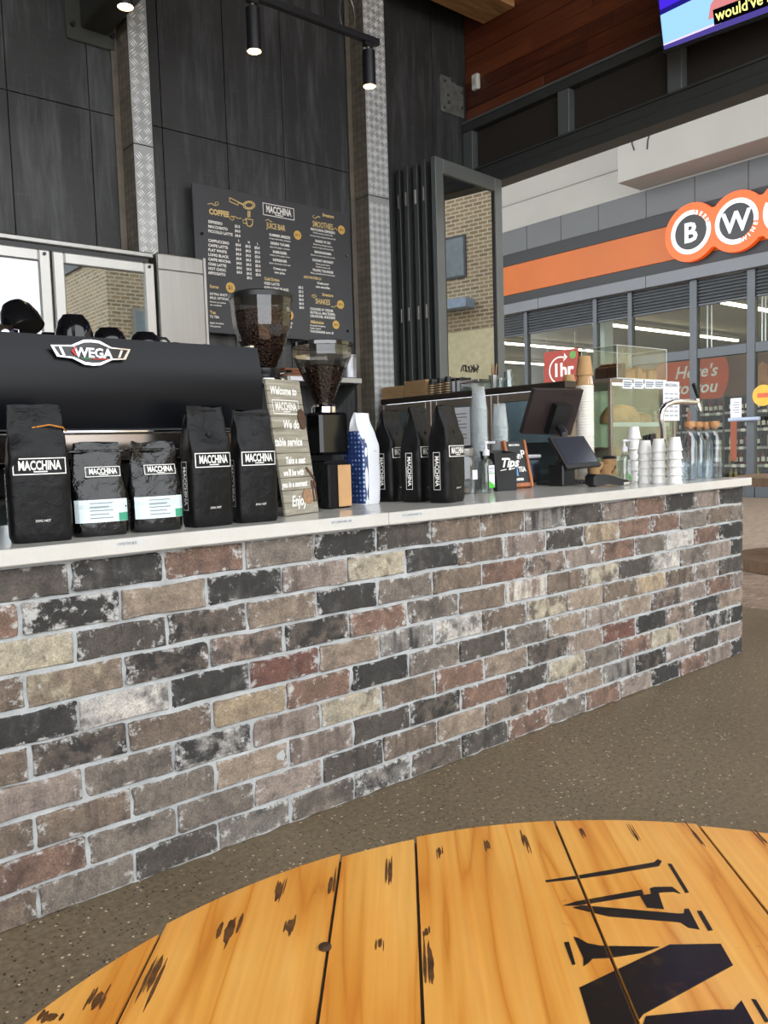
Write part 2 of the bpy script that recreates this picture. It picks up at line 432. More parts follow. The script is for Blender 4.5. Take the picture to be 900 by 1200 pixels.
# ================================================================ BRICK COUNTER
BT = {  # base colour, second colour, how much of the second, whitish bloom
 'k': ((50, 51, 54), (84, 84, 86), .35, .25), 'd': ((82, 76, 72), (58, 56, 56), .4, .2), 'g': ((124, 112, 102), (96, 88, 82), .4, .35),
 'G': ((122, 116, 110), (92, 90, 90), .4, .5), 'p': ((146, 128, 118), (120, 102, 94), .4, .4), 'b': ((122, 102, 86), (92, 76, 66), .4, .25),
 't': ((156, 134, 112), (128, 108, 92), .4, .3), 'r': ((138, 98, 80), (104, 76, 66), .4, .35), 'R': ((122, 70, 60), (142, 112, 96), .3, .25),
 'w': ((196, 192, 186), (110, 108, 106), .42, .5), 'c': ((180, 168, 138), (112, 100, 86), .42, .3), 'y': ((172, 146, 110), (142, 118, 94), .4, .25),
 'D': ((98, 86, 78), (46, 46, 48), .5, .4), 'm': ((128, 124, 122), (60, 60, 64), .5, .5), 'x': ((58, 58, 62), (160, 158, 156), .42, .6),
 's': ((146, 120, 106), (84, 76, 74), .5, .4), 'K': ((50, 50, 53), (170, 160, 152), .3, .8), 'C': ((172, 160, 126), (132, 112, 92), .55, .2), 'W': ((150, 126, 110), (204, 198, 186), .4, .6)}
ROWS = ["kpkrpdmbbdkgrkd", "gbgrrydpbkcpktKr", "krwgrpsrbgktDdc", "kpgwdcbWbgrDsDCb", "dpbybtcbwmtRkwk",
        "prpstptgdgkrybDb", "tkskRWDtrbcpxgp", "kxpcrgcdrDdptgbb", "pdpDmtrbtbdpggr", "kprkprgrdDmgGdgb"]
def m_brick():
    m, nt, out = newmat('tumbled_brick')
    oi = nt.nodes.new('ShaderNodeObjectInfo')
    a2 = nd(nt, 'Attribute', attribute_type='OBJECT', attribute_name='second_colour')
    a3 = nd(nt, 'Attribute', attribute_type='OBJECT', attribute_name='mottle')
    a4 = nd(nt, 'Attribute', attribute_type='OBJECT', attribute_name='bloom')
    a5 = nd(nt, 'Attribute', attribute_type='OBJECT', attribute_name='striped')
    tc = nt.nodes.new('ShaderNodeTexCoord')
    off = nd(nt, 'CombineXYZ', in_0=nd(nt, 'Math', operation='MULTIPLY', in_0=oi.outputs['Random'], in_1=37.0).outputs[0],
             in_2=nd(nt, 'Math', operation='MULTIPLY', in_0=oi.outputs['Random'], in_1=91.0).outputs[0]).outputs[0]
    v = nd(nt, 'VectorMath', operation='ADD', in_0=tc.outputs['Object'], in_1=off).outputs[0]
    # patches (blotchy or as vertical bands) of the second colour
    n1 = noise_tex(nt, v, 13, 5, .62, .3)
    vs = nd(nt, 'Mapping', in_0=v); vs.inputs['Scale'].default_value = (1, 1, .12)
    n1b = noise_tex(nt, vs.outputs[0], 22, 3, .5)
    pat = nd(nt, 'Mix', data_type='FLOAT', in_0=a5.outputs['Fac'], in_2=n1, in_3=n1b).outputs[0]
    th = nd(nt, 'Math', operation='SUBTRACT', in_0=.70, in_1=nd(nt, 'Math', operation='MULTIPLY', in_0=a3.outputs['Fac'], in_1=.5).outputs[0]).outputs[0]
    fac = nd(nt, 'MapRange', in_0=pat, in_1=th, in_2=nd(nt, 'Math', operation='ADD', in_0=th, in_1=.13).outputs[0]).outputs[0]
    c = mixc(nt, fac, oi.outputs['Color'], a2.outputs['Color'])
    nl = noise_tex(nt, v, 11, 4, .6, .5)
    c = mixc(nt, .8, c, mixc(nt, 1.0, c, ramp(nt, nl, [(.3, (.6, .59, .6)), (.5, (1, 1, 1)), (.7, (1.35, 1.32, 1.27))]), 'MULTIPLY'))
    # grain
    n2 = noise_tex(nt, v, 170, 3, .7)
    c = mixc(nt, .7, c, mixc(nt, 1.0, c, ramp(nt, n2, [(.3, (.5,)*3), (.7, (1.45,)*3)]), 'MULTIPLY'))
    n4 = noise_tex(nt, v, 38, 5, .7)
    c = mixc(nt, .55, c, mixc(nt, 1.0, c, ramp(nt, n4, [(.28, (.36, .35, .35)), (.68, (1.5, 1.47, 1.43))]), 'MULTIPLY'))
    # lime bloom and mortar smears, ragged, mostly towards the edges
    sp = nd(nt, 'SeparateXYZ', in_0=tc.outputs['Generated'])
    def edge(s):
        q = nd(nt, 'Math', operation='ABSOLUTE', in_0=nd(nt, 'Math', operation='SUBTRACT', in_0=s, in_1=.5).outputs[0]).outputs[0]
        return nd(nt, 'MapRange', in_0=q, in_1=.25, in_2=.5).outputs[0]
    e = nd(nt, 'Math', operation='MAXIMUM', in_0=edge(sp.outputs[0]), in_1=edge(sp.outputs[2])).outputs[0]
    n3 = noise_tex(nt, v, 30, 6, .75)
    sm = nd(nt, 'Math', operation='ADD', in_0=n3, in_1=nd(nt, 'Math', operation='MULTIPLY', in_0=e, in_1=.14).outputs[0]).outputs[0]
    sm = nd(nt, 'Math', operation='ADD', in_0=sm, in_1=nd(nt, 'Math', operation='MULTIPLY', in_0=a4.outputs['Fac'], in_1=.16).outputs[0]).outputs[0]
    sf = ramp(nt, sm, [(.66, (0,)*3), (.76, (.85,)*3)])
    c = mixc(nt, sf, c, lin((186, 184, 180)))
    h = nd(nt, 'Math', operation='ADD', in_0=n4, in_1=nd(nt, 'Math', operation='MULTIPLY', in_0=n2, in_1=.5).outputs[0]).outputs[0]
    principled(nt, out, c, .82, 0, bump(nt, h, .55, .004)); return m
brick_m = m_brick()
def mute(c, k=.42): l = .3*c[0]+.59*c[1]+.11*c[2]; return tuple(.90*(v*(1-k)+(l*.97+o)*k) for v, o in zip(c, (8, 1, -7)))
BT = {k: (mute(a), mute(b), m, w) for k, (a, b, m, w) in BT.items()}
def m_mortar():
    m, nt, out = newmat('grey_mortar')
    v = world_coords(nt); n = noise_tex(nt, v, 14, 5, .6); n2 = noise_tex(nt, v, 140, 4, .7)
    c = ramp(nt, n, [(.3, lin((158, 160, 160))), (.7, lin((184, 186, 186)))])
    c = mixc(nt, .4, c, mixc(nt, 1.0, c, ramp(nt, n2, [(.3, (.7,)*3), (.7, (1.2,)*3)]), 'MULTIPLY'))
    principled(nt, out, c, .9, 0, bump(nt, nd(nt, 'Math', operation='ADD', in_0=n, in_1=n2).outputs[0], .5, .004)); return m
mortar_m = m_mortar()
XL = -4.75
cnt = thing('brick_counter', 'long bar counter faced with mixed tumbled bricks and pale mortar', 'counter', (-1, .3, 0))
mb = MB(); nx, nz = 240, 44
for j in range(nz+1):
    for i in range(nx+1):
        x = XL + (-.006-XL)*i/nx; z = .857*j/nz
        mb.v.append((x+1, .0075-.3-.006*max(-1, min(1, 1.6*noise.noise(Vector((x*16, z*16, 3.1))))), z))
for j in range(nz):
    for i in range(nx): a = j*(nx+1)+i; mb.f.append((a, a+1, a+nx+2, a+nx+1))
mb.box((XL+1, -.28, 0), (-.006+1, .33, .857)); mb.box((XL+1, -.291, .83), (-.006+1, -.25, .858))
mb.build('mortar', mortar_m, cnt, True)
def brick_mesh(L, H, seed):
    r = random.Random(seed); cr = r.uniform(.002, .006); out = []
    per = []
    for cx, cz, a0 in ((L/2, H/2, 0), (-L/2, H/2, 90), (-L/2, -H/2, 180), (L/2, -H/2, 270)):
        sx = 1 if cx > 0 else -1; sz = 1 if cz > 0 else -1; c = cr*r.uniform(.6, 1.7)
        for a in (0, 45, 90):
            an = math.radians(a0+a); per.append((cx-sx*c+c*math.cos(an), cz-sz*c+c*math.sin(an)))
        # midpoint towards the next corner
        if a0 in (0, 180): per.append((r.uniform(-.3, .3)*L, cz+r.uniform(-.0025, .0015)*sz)); per.append((-sx*L*.36+r.uniform(-.02, .02), cz+r.uniform(-.003, .0015)*sz)) 
        else: per.append((cx+r.uniform(-.0025, .0015)*sx, r.uniform(-.2, .2)*H))
    j = [(x+r.uniform(-.002, .0016), z+r.uniform(-.002, .0016)) for x, z in per]
    # keep the outline ordered by angle
    j.sort(key=lambda p: math.atan2(p[1]/H, p[0]/L)); n = len(j); m = MB()
    k = .0045
    for sc, yy in ((0, .05), (0, .003), (k*.6, 0)):
        for x, z in j: m.v.append((x*(1-2*sc/L), yy+r.uniform(-.0006, .0006), z*(1-2*sc/H)))
    for a in range(2):
        for i in range(n): l = (i+1) % n; m.f.append((a*n+i, a*n+l, (a+1)*n+l, (a+1)*n+i))
    m.v.append((r.uniform(-.03, .03), -.0008, 0)); c = len(m.v)-1
    for i in range(n): m.f.append((2*n+i, 2*n+(i+1) % n, c))
    me = m.mesh('brick'); me.materials.append(brick_m); return me
FULL = [brick_mesh(.230, .076, s) for s in range(9)]; HALF = [brick_mesh(.110, .076, 50+s) for s in range(3)]
r_ = random.Random(11)
STRIPE = set('pmbW')
for row, codes in enumerate(ROWS):
    zc = .86-.043-.086*row - .002; x = 0.0; i = 0
    while x > XL+.1:
        half = (row % 2 == 1 and i == 0); L = .11 if half else .23
        code = codes[i] if i < len(codes) else r_.choice('kgpbtrdDsw')
        o = bpy.data.objects.new('brick', r_.choice(HALF if half else FULL)); COL.objects.link(o); o.parent = cnt
        o.location = (x-L/2+1+r_.uniform(-.0015, .0015), -.3+r_.uniform(-.002, .002), zc+r_.uniform(-.0015, .0015))
        o.rotation_euler = (r_.uniform(-.008, .008), r_.uniform(-.007, .007), r_.uniform(-.006, .006))
        if r_.random() < .5 and not half: o.rotation_euler[1] += PI; o.rotation_euler[2] = 0; o.rotation_euler[0] = 0
        if o.rotation_euler[1] > 1: o.rotation_euler = (0, 0, 0); o.scale = (-1, 1, -1)
        c1, c2, mo, bl = BT[code]; jv = r_.uniform(.93, 1.07)
        o.color = (*[min(1, q*jv) for q in lin(c1)], 1); o['second_colour'] = lin(c2); o['mottle'] = mo*r_.uniform(.7, 1.25); o['bloom'] = bl*r_.uniform(.3, 1.2)
        o['striped'] = 1.0 if (code in STRIPE and r_.random() < .75) else (.35 if code in 'kd' else 0.0)
        x -= L+.01; i += 1
# bricks on the return end of the counter
for row in range(10):
    for i in range(2):
        o = bpy.data.objects.new('brick', r_.choice(FULL)); COL.objects.link(o); o.parent = cnt
        o.location = (1.0, -.3+.17+i*.24+(.06 if row % 2 else -.05), .86-.045-.086*row); o.rotation_euler = (0, 0, PI/2)
        c1, c2, mo, bl = BT[r_.choice('kgpbtrd')]; o.color = (*lin(c1), 1); o['second_colour'] = lin(c2); o['mottle'] = mo; o['bloom'] = bl; o['striped'] = 0.0

# ---- worktop
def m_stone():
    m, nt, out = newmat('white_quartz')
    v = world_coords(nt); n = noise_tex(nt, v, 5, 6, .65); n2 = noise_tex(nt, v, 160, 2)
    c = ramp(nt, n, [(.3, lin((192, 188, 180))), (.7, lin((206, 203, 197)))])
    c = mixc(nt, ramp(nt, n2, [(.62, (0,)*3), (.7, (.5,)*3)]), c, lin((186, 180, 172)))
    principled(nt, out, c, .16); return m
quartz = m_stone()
wt = thing('worktop', 'long polished white stone worktop on the brick counter', 'worktop', (-1, .3, .86))
sx = pZ(445, 600, .9).x
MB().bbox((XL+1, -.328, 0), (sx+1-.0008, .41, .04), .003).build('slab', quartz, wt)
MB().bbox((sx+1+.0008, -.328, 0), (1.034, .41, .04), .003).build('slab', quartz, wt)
ink = P('small_black_print', (30, 30, 32), .6)
stk = P('clear_sticker', (196, 198, 198), .4)
for q, (xa, xb, y, tx) in enumerate(((136, 167, 631, 'COFFEE PODS $8.50'), (388, 415, 605.5, 'KITCHENWARE 10%'), (471, 497, 598, 'KITCHENWARE 5%'))):
    a = pY(xa, y, -.029); b = pY(xb, y-.09*(xb-xa), -.029); wd = b.x-a.x
    t = thing('price_sticker', ('narrow printed sticker on the white worktop edge below the clear-window pouches', 'narrow printed sticker on the white worktop edge below the small grinder', 'narrow printed sticker on the white worktop edge below the three black bags')[q], 'sticker', (a.x, -.028, .887))
    MB().bbox((0, -.0006, -.006), (wd, 0, .006), .0002).build('label_strip', stk, t)
    mb = MB(); txt(mb, tx, .0095, face_mY(.002, -.0009, -.0035), sx=wd*.95/(len(tx)*.0063)); mb.build('print', ink, t)
print('structure ok')

# ================================================================ SHOP ACROSS THE WALKWAY
SX = 10.69
fas_grey = P('fascia_grey_panel', (84, 85, 86), .5, 0, .05, 1)
fas_dark = P('fascia_charcoal', (25, 26, 29), .5, 0, .05, 1)
fas_orange = P('fascia_orange', (172, 84, 2), .45, 0, .05, 1)
ledge_m = P('ledge_grey', (100, 102, 106), .45, 0, .05, 1)
white_w = P('white_render', (150, 147, 140), .7, 0, .04, 1)
shop_frame = P('shop_frame_grey', (72, 76, 80), .4, .2, .05, 3)
Y0, Y1 = 1.2, 19.0
sf = thing('storefront', 'shop front with grey fascia, broad orange stripe, louvres and tall glazing', 'shopfront', (SX, 8, 0))
def sb(name, x0, x1, ya, yb, z0, z1, m, r=.006): return MB().bbox((x0, ya-8, z0), (x1, yb-8, z1), r).build(name, m, sf)
yj = [pX(x, y, SX).y for x, y in ((877, 186), (814, 205), (757, 222), (701, 240), (657, 255), (617, 266))]
ys = [Y0]+[yj[0]-1.03*k for k in (3, 2, 1)]+yj+[yj[-1]+1.0*k for k in range(1, 9)]
ys = [y for y in ys if y < Y1]+[Y1]
for a, b in zip(ys[:-1], ys[1:]): sb('fascia_panel', 0, .1, a+.004, b-.004, 5.49, 6.02, fas_grey)
sb('fascia_band', -.02, .1, Y0, Y1, 5.22, 5.487, fas_dark); sb('fascia_band', -.02, .1, Y0, Y1, 4.33, 4.56, fas_dark)
sb('orange_stripe', -.022, .1, Y0, Y1, 4.562, 5.218, fas_orange)
lj = [Y0, 4.2, 7.2, 9.9, 12.9, 15.9, Y1]
for a, b in zip(lj[:-1], lj[1:]): sb('ledge', -.16, .1, a+.004, b-.004, 4.10, 4.328, ledge_m)
mull = [(Y0+.07, .07), (3.2, .06), (pX(881, 500, SX).y, .075), (pX(814, 400, SX).y, .075), (pX(740, 400, SX).y, .05), (pX(699, 400, SX).y, .05), (pX(618, 410, SX).y, .05), (11.9, .05), (13.6, .05), (15.4, .05), (17.2, .05), (Y1-.07, .07)]
for y, w in mull: sb('mullion', -.06, .07, y-w, y+w, 0, 4.098, shop_frame)
edges = [(mull[i][0]+mull[i][1]+.003, mull[i+1][0]-mull[i+1][1]-.003) for i in range(len(mull)-1)]
shop_glass = clear('shop_glass', (240, 242, 238), .01, .01, .05)
louv = P('louvre_grey', (84, 86, 88), .5)
lv = None
for a, b in edges:
    sb('louvre_rail', -.02, .05, a, b, 3.60, 3.64, shop_frame)
    sb('louvre_back', .04, .06, a, b, 3.642, 4.09, fas_dark)
    for k in range(7):
        z0 = 3.66+k*.061
        MB().add([(-.03, a-8, z0), (-.03, b-8, z0), (.03, b-8, z0+.05), (.03, a-8, z0+.05), (-.03, a-8, z0+.006), (-.03, b-8, z0+.006), (.03, b-8, z0+.056), (.03, a-8, z0+.056)],
                 [(0,1,2,3),(7,6,5,4),(0,4,5,1),(1,5,6,2),(2,6,7,3),(3,7,4,0)]).build('louvre_blade', louv, sf)
    tr = a < 7.5
    if tr:
        sb('transom', -.05, .06, a, b, 2.62, 2.80, shop_frame)
        sb('pane', 0, .012, a, b, 2.802, 3.598, shop_glass, .001)
    sb('bottom_rail', -.04, .06, a, b, 0, .22 if tr else .35, shop_frame)
    sb('pane', 0, .012, a, b, .222 if tr else .352, 2.618 if tr else 3.598, shop_glass, .001)
# white wall over the shop, with groove ledge and boxed bulkhead
uw = struct(MB().box((SX+.12, -8+Y0+8-1, 0), (SX+.4, Y0-.01, 9.4)).box((SX+.03, Y0-.01, 6.03), (SX+.4, Y1+3, 9.4)).box((SX+.12, Y1+.01, 0), (SX+.4, Y1+3, 6.03)).build('wall_shop', white_w))
zl = pX(620, 232, SX).z
MB().bbox((SX-.02, 7.5, zl-.02), (SX+.029, Y1+3, zl+.02), .01).build('groove_moulding', white_w, uw)
MB().bbox((SX-.76, -2, 6.06), (SX+.029, 7.42, 9.3), .01).build('bulkhead', white_w, uw)
MB().bbox((SX-.80, -2, 7.10), (SX-.761, 7.42, 7.14), .01).build('bulkhead_moulding', white_w, uw)
mb = MB()
for (xa, ya), (xb, yb) in (((741, 160), (743, 176)), ((763, 152), (758, 175))):
    a = pX(xa, ya, SX-.775); b = pX(xb, yb, SX-.775); mb.tube([a, (a+b)/2+Vector((0, .03, 0)), b], .012, 5)
tag(mb.build('hanging_cable', black_pl), 'two thin black cables hanging on the white bulkhead above the shop', 'cable')
# ---- the round-letter sign
orange = P('sign_orange', (236, 82, 6), .4, 0, .03, Emission_Color=(*lin((255, 96, 10)), 1), Emission_Strength=.22); sblack = P('sign_black', (28, 28, 30), .4); swhite = P('sign_white', (226, 232, 236), .4, 0, .02, Emission_Color=(.9, .97, 1, 1), Emission_Strength=.15)
yB = 6.235; yW = 5.355; yS = 4.475; zc = 4.965
sg = thing('shop_sign', 'orange sign of joined circles with white ring letters B W S over the shop', 'sign', (SX-.16, yW, zc))
Rr = .535
def Msg(y, z, x=0): return face_mX(x, y-yW, z-zc)
top = []
for i in range(241):
    x = -(.88+Rr)+2*(.88+Rr)*i/240; yy_ = max([math.sqrt(max(0, Rr*Rr-(x-c)**2)) for c in (-.88, 0, .88)])
    dn = min(abs(abs(x)-.44), .2)/.2
    if abs(x) < .70: yy_ = max(yy_, .355+.045*dn*dn) if dn < 1 else yy_
    top.append((x, yy_))
mb = MB(); n_ = len(top)
for h_ in (-.12, 0):
    for x, y in top: mb.v.append(tuple(Msg(yW, zc) @ Vector((x, y, h_))))
    for x, y in top: mb.v.append(tuple(Msg(yW, zc) @ Vector((x, -y, h_))))
for i in range(n_-1):
    mb.f += [(2*n_+n_+i, 2*n_+n_+i+1, 2*n_+i+1, 2*n_+i), (i, i+1, n_+i+1, n_+i), (2*n_+i, 2*n_+i+1, i+1, i), (n_+i, n_+i+1, 3*n_+i+1, 3*n_+i)]
mb.build('sign_body', orange, sg)
for y, ch, a0, a1, wd in ((yB, 'B', 80, 385, 'BEER'), (yW, 'W', -38+42, 360-75, 'WINE'), (yS, 'S', 200, 490, 'SPIRITS')):
    MB().prism(circle(.315, 40), .0, .012, Msg(y, zc)).build('disc', sblack, sg)
    if ch == 'B': rng = (78, 378)
    elif ch == 'W': rng = (-10, 285)
    else: rng = (150, 450)
    n = 40; mb = MB(); o_ = []; 
    for i in range(n):
        a = math.radians(rng[0]+(rng[1]-rng[0])*i/n); b = math.radians(rng[0]+(rng[1]-rng[0])*(i+1)/n)
        q = [(r*math.cos(t), r*math.sin(t)) for r, t in ((.318, a), (.40, a), (.40, b), (.318, b))]
        mb.prism(q, .0, .014, Msg(y, zc))
    mb.build('ring', swhite, sg)
    mb = MB(); txt(mb, ch, .50, Msg(y, zc) @ Matrix.Translation((0, -.175, .02)), off=.014, align='CENTER'); mb.build('letter', swhite, sg)
    gap0, gap1 = rng[1], rng[0]+360
    if ch != 'S':
        mb = MB(); m_ = (gap1-gap0)/(len(wd)); 
        for i, l in enumerate(wd):
            if ch == 'B': an = gap1-(i+.5)*m_; M_ = Matrix.Rotation(math.radians(an-90), 4, 'Z') @ Matrix.Translation((0, .322, .006))
            else: an = gap0+(i+.5)*m_; M_ = Matrix.Rotation(math.radians(an+90), 4, 'Z') @ Matrix.Translation((0, -.40, .006))
            txt(mb, l, .105, Msg(y, zc) @ M_, off=.004, align='CENTER')
        mb.build('ring_lettering', swhite, sg)
# ---- shop interior: floor, ceiling, back wall, light strips
sh_floor = struct(MB().box((10.61, Y0, -.2), (24, Y1, -.001)).build('floor_shop', P('shop_vinyl', (150, 140, 124), .4)))
struct(MB().box((SX+.13, Y0, 4.1), (24, Y1, 4.25)).build('ceiling_shop', P('shop_ceiling', (158, 150, 124), .8)))
struct(MB().box((24, Y0, 0), (24.2, Y1, 4.25)).build('wall_shop_back', P('shop_wall', (150, 142, 120), .8)))
struct(MB().box((SX+.42, Y1, 0), (24.2, Y1+.2, 4.25)).build('wall_shop_side', P('shop_wall2', (160, 160, 150), .8)))
tube_e = emis('fluorescent_tube', (255, 244, 214), 7.0)
for k, (y, x0, x1) in enumerate(((6.7, 12.6, 18), (9.85, 12.4, 19.5), (13.5, 12.4, 18), (17.0, 14, 21), (3.4, 12.6, 18))):
    t = thing('ceiling_light', 'long fluorescent strip light inside the shop hanging under its ceiling', 'light', ((x0+x1)/2, y, 3.9), 0, 'shop strip lights')
    L = (x1-x0)/2
    MB().bbox((-L, -.07, .05), (L, .07, .12), .01).build('housing', white_w, t)
    MB().bbox((-L, -.05, .0), (L, .05, .049), .012).build('tube', tube_e, t)
    for u in (-.7, .7): MB().cyl((u*L, 0, .12), (u*L, 0, .2), .01, n=6).build('hanger', steel, t)
for k, (xp, yp) in enumerate(((713, 440), (790, 405), (793, 405), (848, 392), (867, 392), (874, 392))): pass
for k, xs_ in enumerate(((829, 834), (880, 884), (893, 897))):
    t = thing('hanging_rail', ('thin white rod pair hanging inside the shop beside the glass mullion', 'thin white rod pair hanging inside the shop behind the door head', 'thin white rod pair hanging inside the shop above the yellow sticker')[k], 'rail', (11.4, pX(xs_[0], 400, 11.4).y, 4.099))
    zl_ = pX(xs_[0], 409, 11.4).z-4.099
    for x in xs_: y = pX(x, 400, 11.4).y-t.location.y; MB().cyl((0, y, zl_), (0, y, 0), .012, n=6).build('rod', swhite, t)
    MB().bbox((-.03, pX(xs_[1]+.7, 400, 11.4).y-t.location.y, zl_-.03), (.03, .02, zl_-.0005), .004).build('foot_bar', shop_frame, t)
# inner pillar and hanging rails seen through the upper glass
t = thing('shop_pillar', 'pale square pillar standing inside the shop behind the glass', 'pillar', (11.6, 8.95, 0))
MB().bbox((-.16, -.16, 0), (.16, .16, 4.1), .01).build('shaft', P('pillar_pale', (186, 196, 192), .5), t); MB().bbox((-.18, -.18, 0), (.18, .18, .12), .01).build('base', fas_grey, t)
# red service sign hanging in the shop window
a = pX(637, 416, SX-.09); b = pX(678, 450, SX-.09); wv = (a.y-b.y)/2
t = thing('window_sign', 'red window sign reading 1hr hung in the shop glazing', 'sign', (SX-.09, (a.y+b.y)/2, b.z-.06))
hS = .83
MB().bbox((0, -wv, 0), (.02, wv, hS), .006).build('board', P('sign_red', (150, 54, 40), .6, 0, .04), t)
mb = MB(); txt(mb, '1hr', .40, face_mX(-.003, .22, .27), off=.012); mb.build('lettering', white_paint, t)
mb = MB(); n = 26
for i in range(n):
    a_ = math.radians(60+250*i/n); b_ = math.radians(60+250*(i+1)/n)
    mb.prism([(r*math.cos(q), r*math.sin(q)) for r, q in ((.27, a_), (.30, a_), (.30, b_), (.27, b_))], 0, .003, face_mX(-.001, .02, .40))
mb.prism([(.10, .18), (.20, .27), (.12, .36)], 0, .003, face_mX(-.001, .02, .40)); mb.build('arrow_ring', white_paint, t)
MB().prism(circle(.085, 20), 0, .003, face_mX(-.001, -.33, .70)).build('green_dot', P('green_dot', (92, 142, 70), .6), t)
MB().bbox((-.003, -.2, .02), (-.0005, .25, .09), .001).build('strip', P('cream_strip', (226, 210, 150), .6), t)
for u in (-.8, .8): MB().cyl((.01, u*wv, hS), (.01, u*wv, hS+.35), .004, n=5).build('cord', steel, t)
# picture frieze on the wine wall
bx_ = 14.9
brown = P('frieze_brown', (104, 74, 50), .6, 0, .25, 2)
t = thing('wall_frieze', 'brown picture frieze with an orange disc lettered in white above the wine shelves', 'banner', (bx_, 8, 1.95))
MB().bbox((0, -6, 0), (.06, 3, 1.08), .005).build('panel', brown, t)
yc = pX(822, 440, bx_).y; zc2 = pX(822, 440, bx_).z-1.95
n = 40; disc = [(max(-9, .98*math.cos(2*PI*i/n)), max(-zc2+.0, min(1.08-zc2, .98*math.sin(2*PI*i/n)))) for i in range(n)]
MB().prism(disc, .0, .006, face_mX(-.001, yc-8+.28, zc2)).build('orange_disc', P('frieze_orange', (204, 86, 30), .6), t)
mb = MB(); txt(mb, "Here's", .42, face_mX(-.009, pX(795, 444, bx_).y-8+.1, pX(795, 444, bx_).z-1.95), shear=.25, off=.008)
txt(mb, "to you", .42, face_mX(-.009, pX(795, 466, bx_).y-8+.1, pX(795, 466, bx_).z-1.95+.08), shear=.25, off=.008); mb.build('lettering', white_paint, t)
skin = P('photo_tan', (172, 124, 82), .7, 0, .3, 4)
a = pX(893, 440, bx_)
MB().prism([(-.2, -.4), (.28, -.4), (.24, -.1), (.12, 0), (.14, .22), (0, .32), (-.13, .2), (-.1, 0), (-.24, -.12)], 0, .005, face_mX(-.001, a.y-8, a.z-1.95)).build('portrait_print', skin, t)
# wine shelves with bottles
shelf_m = P('dark_shelf', (44, 38, 34), .5); tick = P('shelf_ticket', (222, 216, 200), .6)
strip_o = P('promo_orange', (206, 92, 40), .6)
bot_me = []
for rgb in ((30, 40, 28), (58, 22, 20), (150, 132, 70), (40, 34, 30), (184, 176, 150), (120, 46, 30)):
    m = MB().lathe([(.037, 0), (.038, .19), (.030, .225), (.014, .25), (.014, .30), (.016, .305), (.012, .31)], 8)
    me = m.mesh('bottle'); me.materials.append(P('bottle_%d_%d' % (rgb[0], rgb[1]), rgb, .15)); me.polygons.foreach_set('use_smooth', [True]*len(me.polygons)); bot_me.append(me)
lab_me = MB().lathe([(.0385, .06), (.0387, .15)], 8, cap=False).mesh('bottle_label'); lab_me.materials.append(P('bottle_paper', (216, 208, 190), .7))
r_ = random.Random(5); nb = 0
for sname, yc, x_, wdt in (('bay', 8.75, 14.0, 1.1), ('bay', 7.55, 13.4, 1.1), ('bay', 6.3, 13.0, 1.15)):
    t = thing('wine_shelf', ('dark wine shelf bay behind the taped notice, beside the pale pillar', 'dark wine shelf bay seen between the glass door frames', 'dark wine shelf bay under the yellow round sticker')[(8.75, 7.55, 6.3).index(yc)], 'shelf', (x_, yc, 0))
    h = wdt/2
    for s in (-1, 1): MB().box((-.0, s*h-.02, 0), (.4, s*h+.02, 2.0)).build('side', shelf_m, t)
    MB().box((.38, -h+.021, 0), (.4, h-.021, 2.0)).build('back', shelf_m, t)
    for k in range(5):
        z = .12+.38*k
        MB().box((0, -h+.021, z), (.379, h-.021, z+.025)).build('shelf_board', shelf_m, t)
        MB().box((-.006, -h+.021, z-.03), (-.0005, h-.021, z+.02)).build('ticket_rail', P('ticket_rail', (150, 146, 138), .5), t)
        for q in range(4):
            if r_.random() < .75: yy = -h+.18+q*.24+r_.uniform(-.05, .05); MB().box((-.009, yy, z-.035), (-.0065, yy+.09, z+.028)).build('ticket', tick, t)
    MB().box((-.016, h-.30, .6), (-.0095, h-.16, 1.75)).build('promo_strip', strip_o, t)
    for k in range(5):
        n = 9
        for i in range(n):
            q = r_.randrange(6); o = tag(bpy.data.objects.new('wine_bottle', bot_me[q]), '%s wine bottle, %s board of the shelf bay %s' % (('dark green', 'dark red', 'olive gold', 'near black', 'pale cream', 'rust red')[q], ('lowest', 'second lowest', 'middle', 'second highest', 'top')[k], {8.75: 'beside the pale pillar', 7.55: 'between the door frames', 6.3: 'under the yellow sticker'}[yc]), 'bottle', 'bottles on the wine shelves')
            COL.objects.link(o); o.location = (x_+.10+r_.uniform(0, .03), yc-h+.10+i*(wdt-.2)/(n-1), .12+.38*k+.026); o.scale = (1, 1, r_.uniform(.9, 1.05))
            if r_.random() < .7: l = bpy.data.objects.new('bottle_label', lab_me); COL.objects.link(l); l.parent = o
# notices on the shop doors
def notice(x0, y0, x1, y1, label, m=paper, xo=-.004):
    a = pX(x0, y0, SX+xo); b = pX(x1, y1, SX+xo)
    t = thing('notice', label, 'notice', (SX+xo, (a.y+b.y)/2, b.z)); w = abs(a.y-b.y)/2; h = a.z-b.z
    MB().box((-.001, -w, 0), (.002, w, h)).build('sheet', m, t)
    mb = MB()
    for k in range(5): mb.box((-.0022, -w*.6, h*(.25+.13*k)), (-.0012, w*(.6 if k % 2 else .3), h*(.25+.13*k)+.012))
    mb.build('print', P('notice_print', (110, 112, 120), .7), t)
notice(856, 467, 869, 489, 'white notice sheet taped to the glass shop door')
a = pX(896, 464, SX-.003)
t = thing('round_sticker', 'yellow round sticker on the glass shop door', 'sticker', (SX-.066, a.y, a.z-.18))
MB().prism(circle(.19, 28), 0, .003, face_mX(0, 0, .19)).build('disc', P('sticker_yellow', (226, 172, 50), .5), t)
MB().box((-.0045, -.1, .15), (-.0035, .1, .23)).build('strip', P('sticker_orange', (206, 90, 50), .5), t)
a = pX(857, 492, SX-.08); b = pX(893, 492, SX-.08)
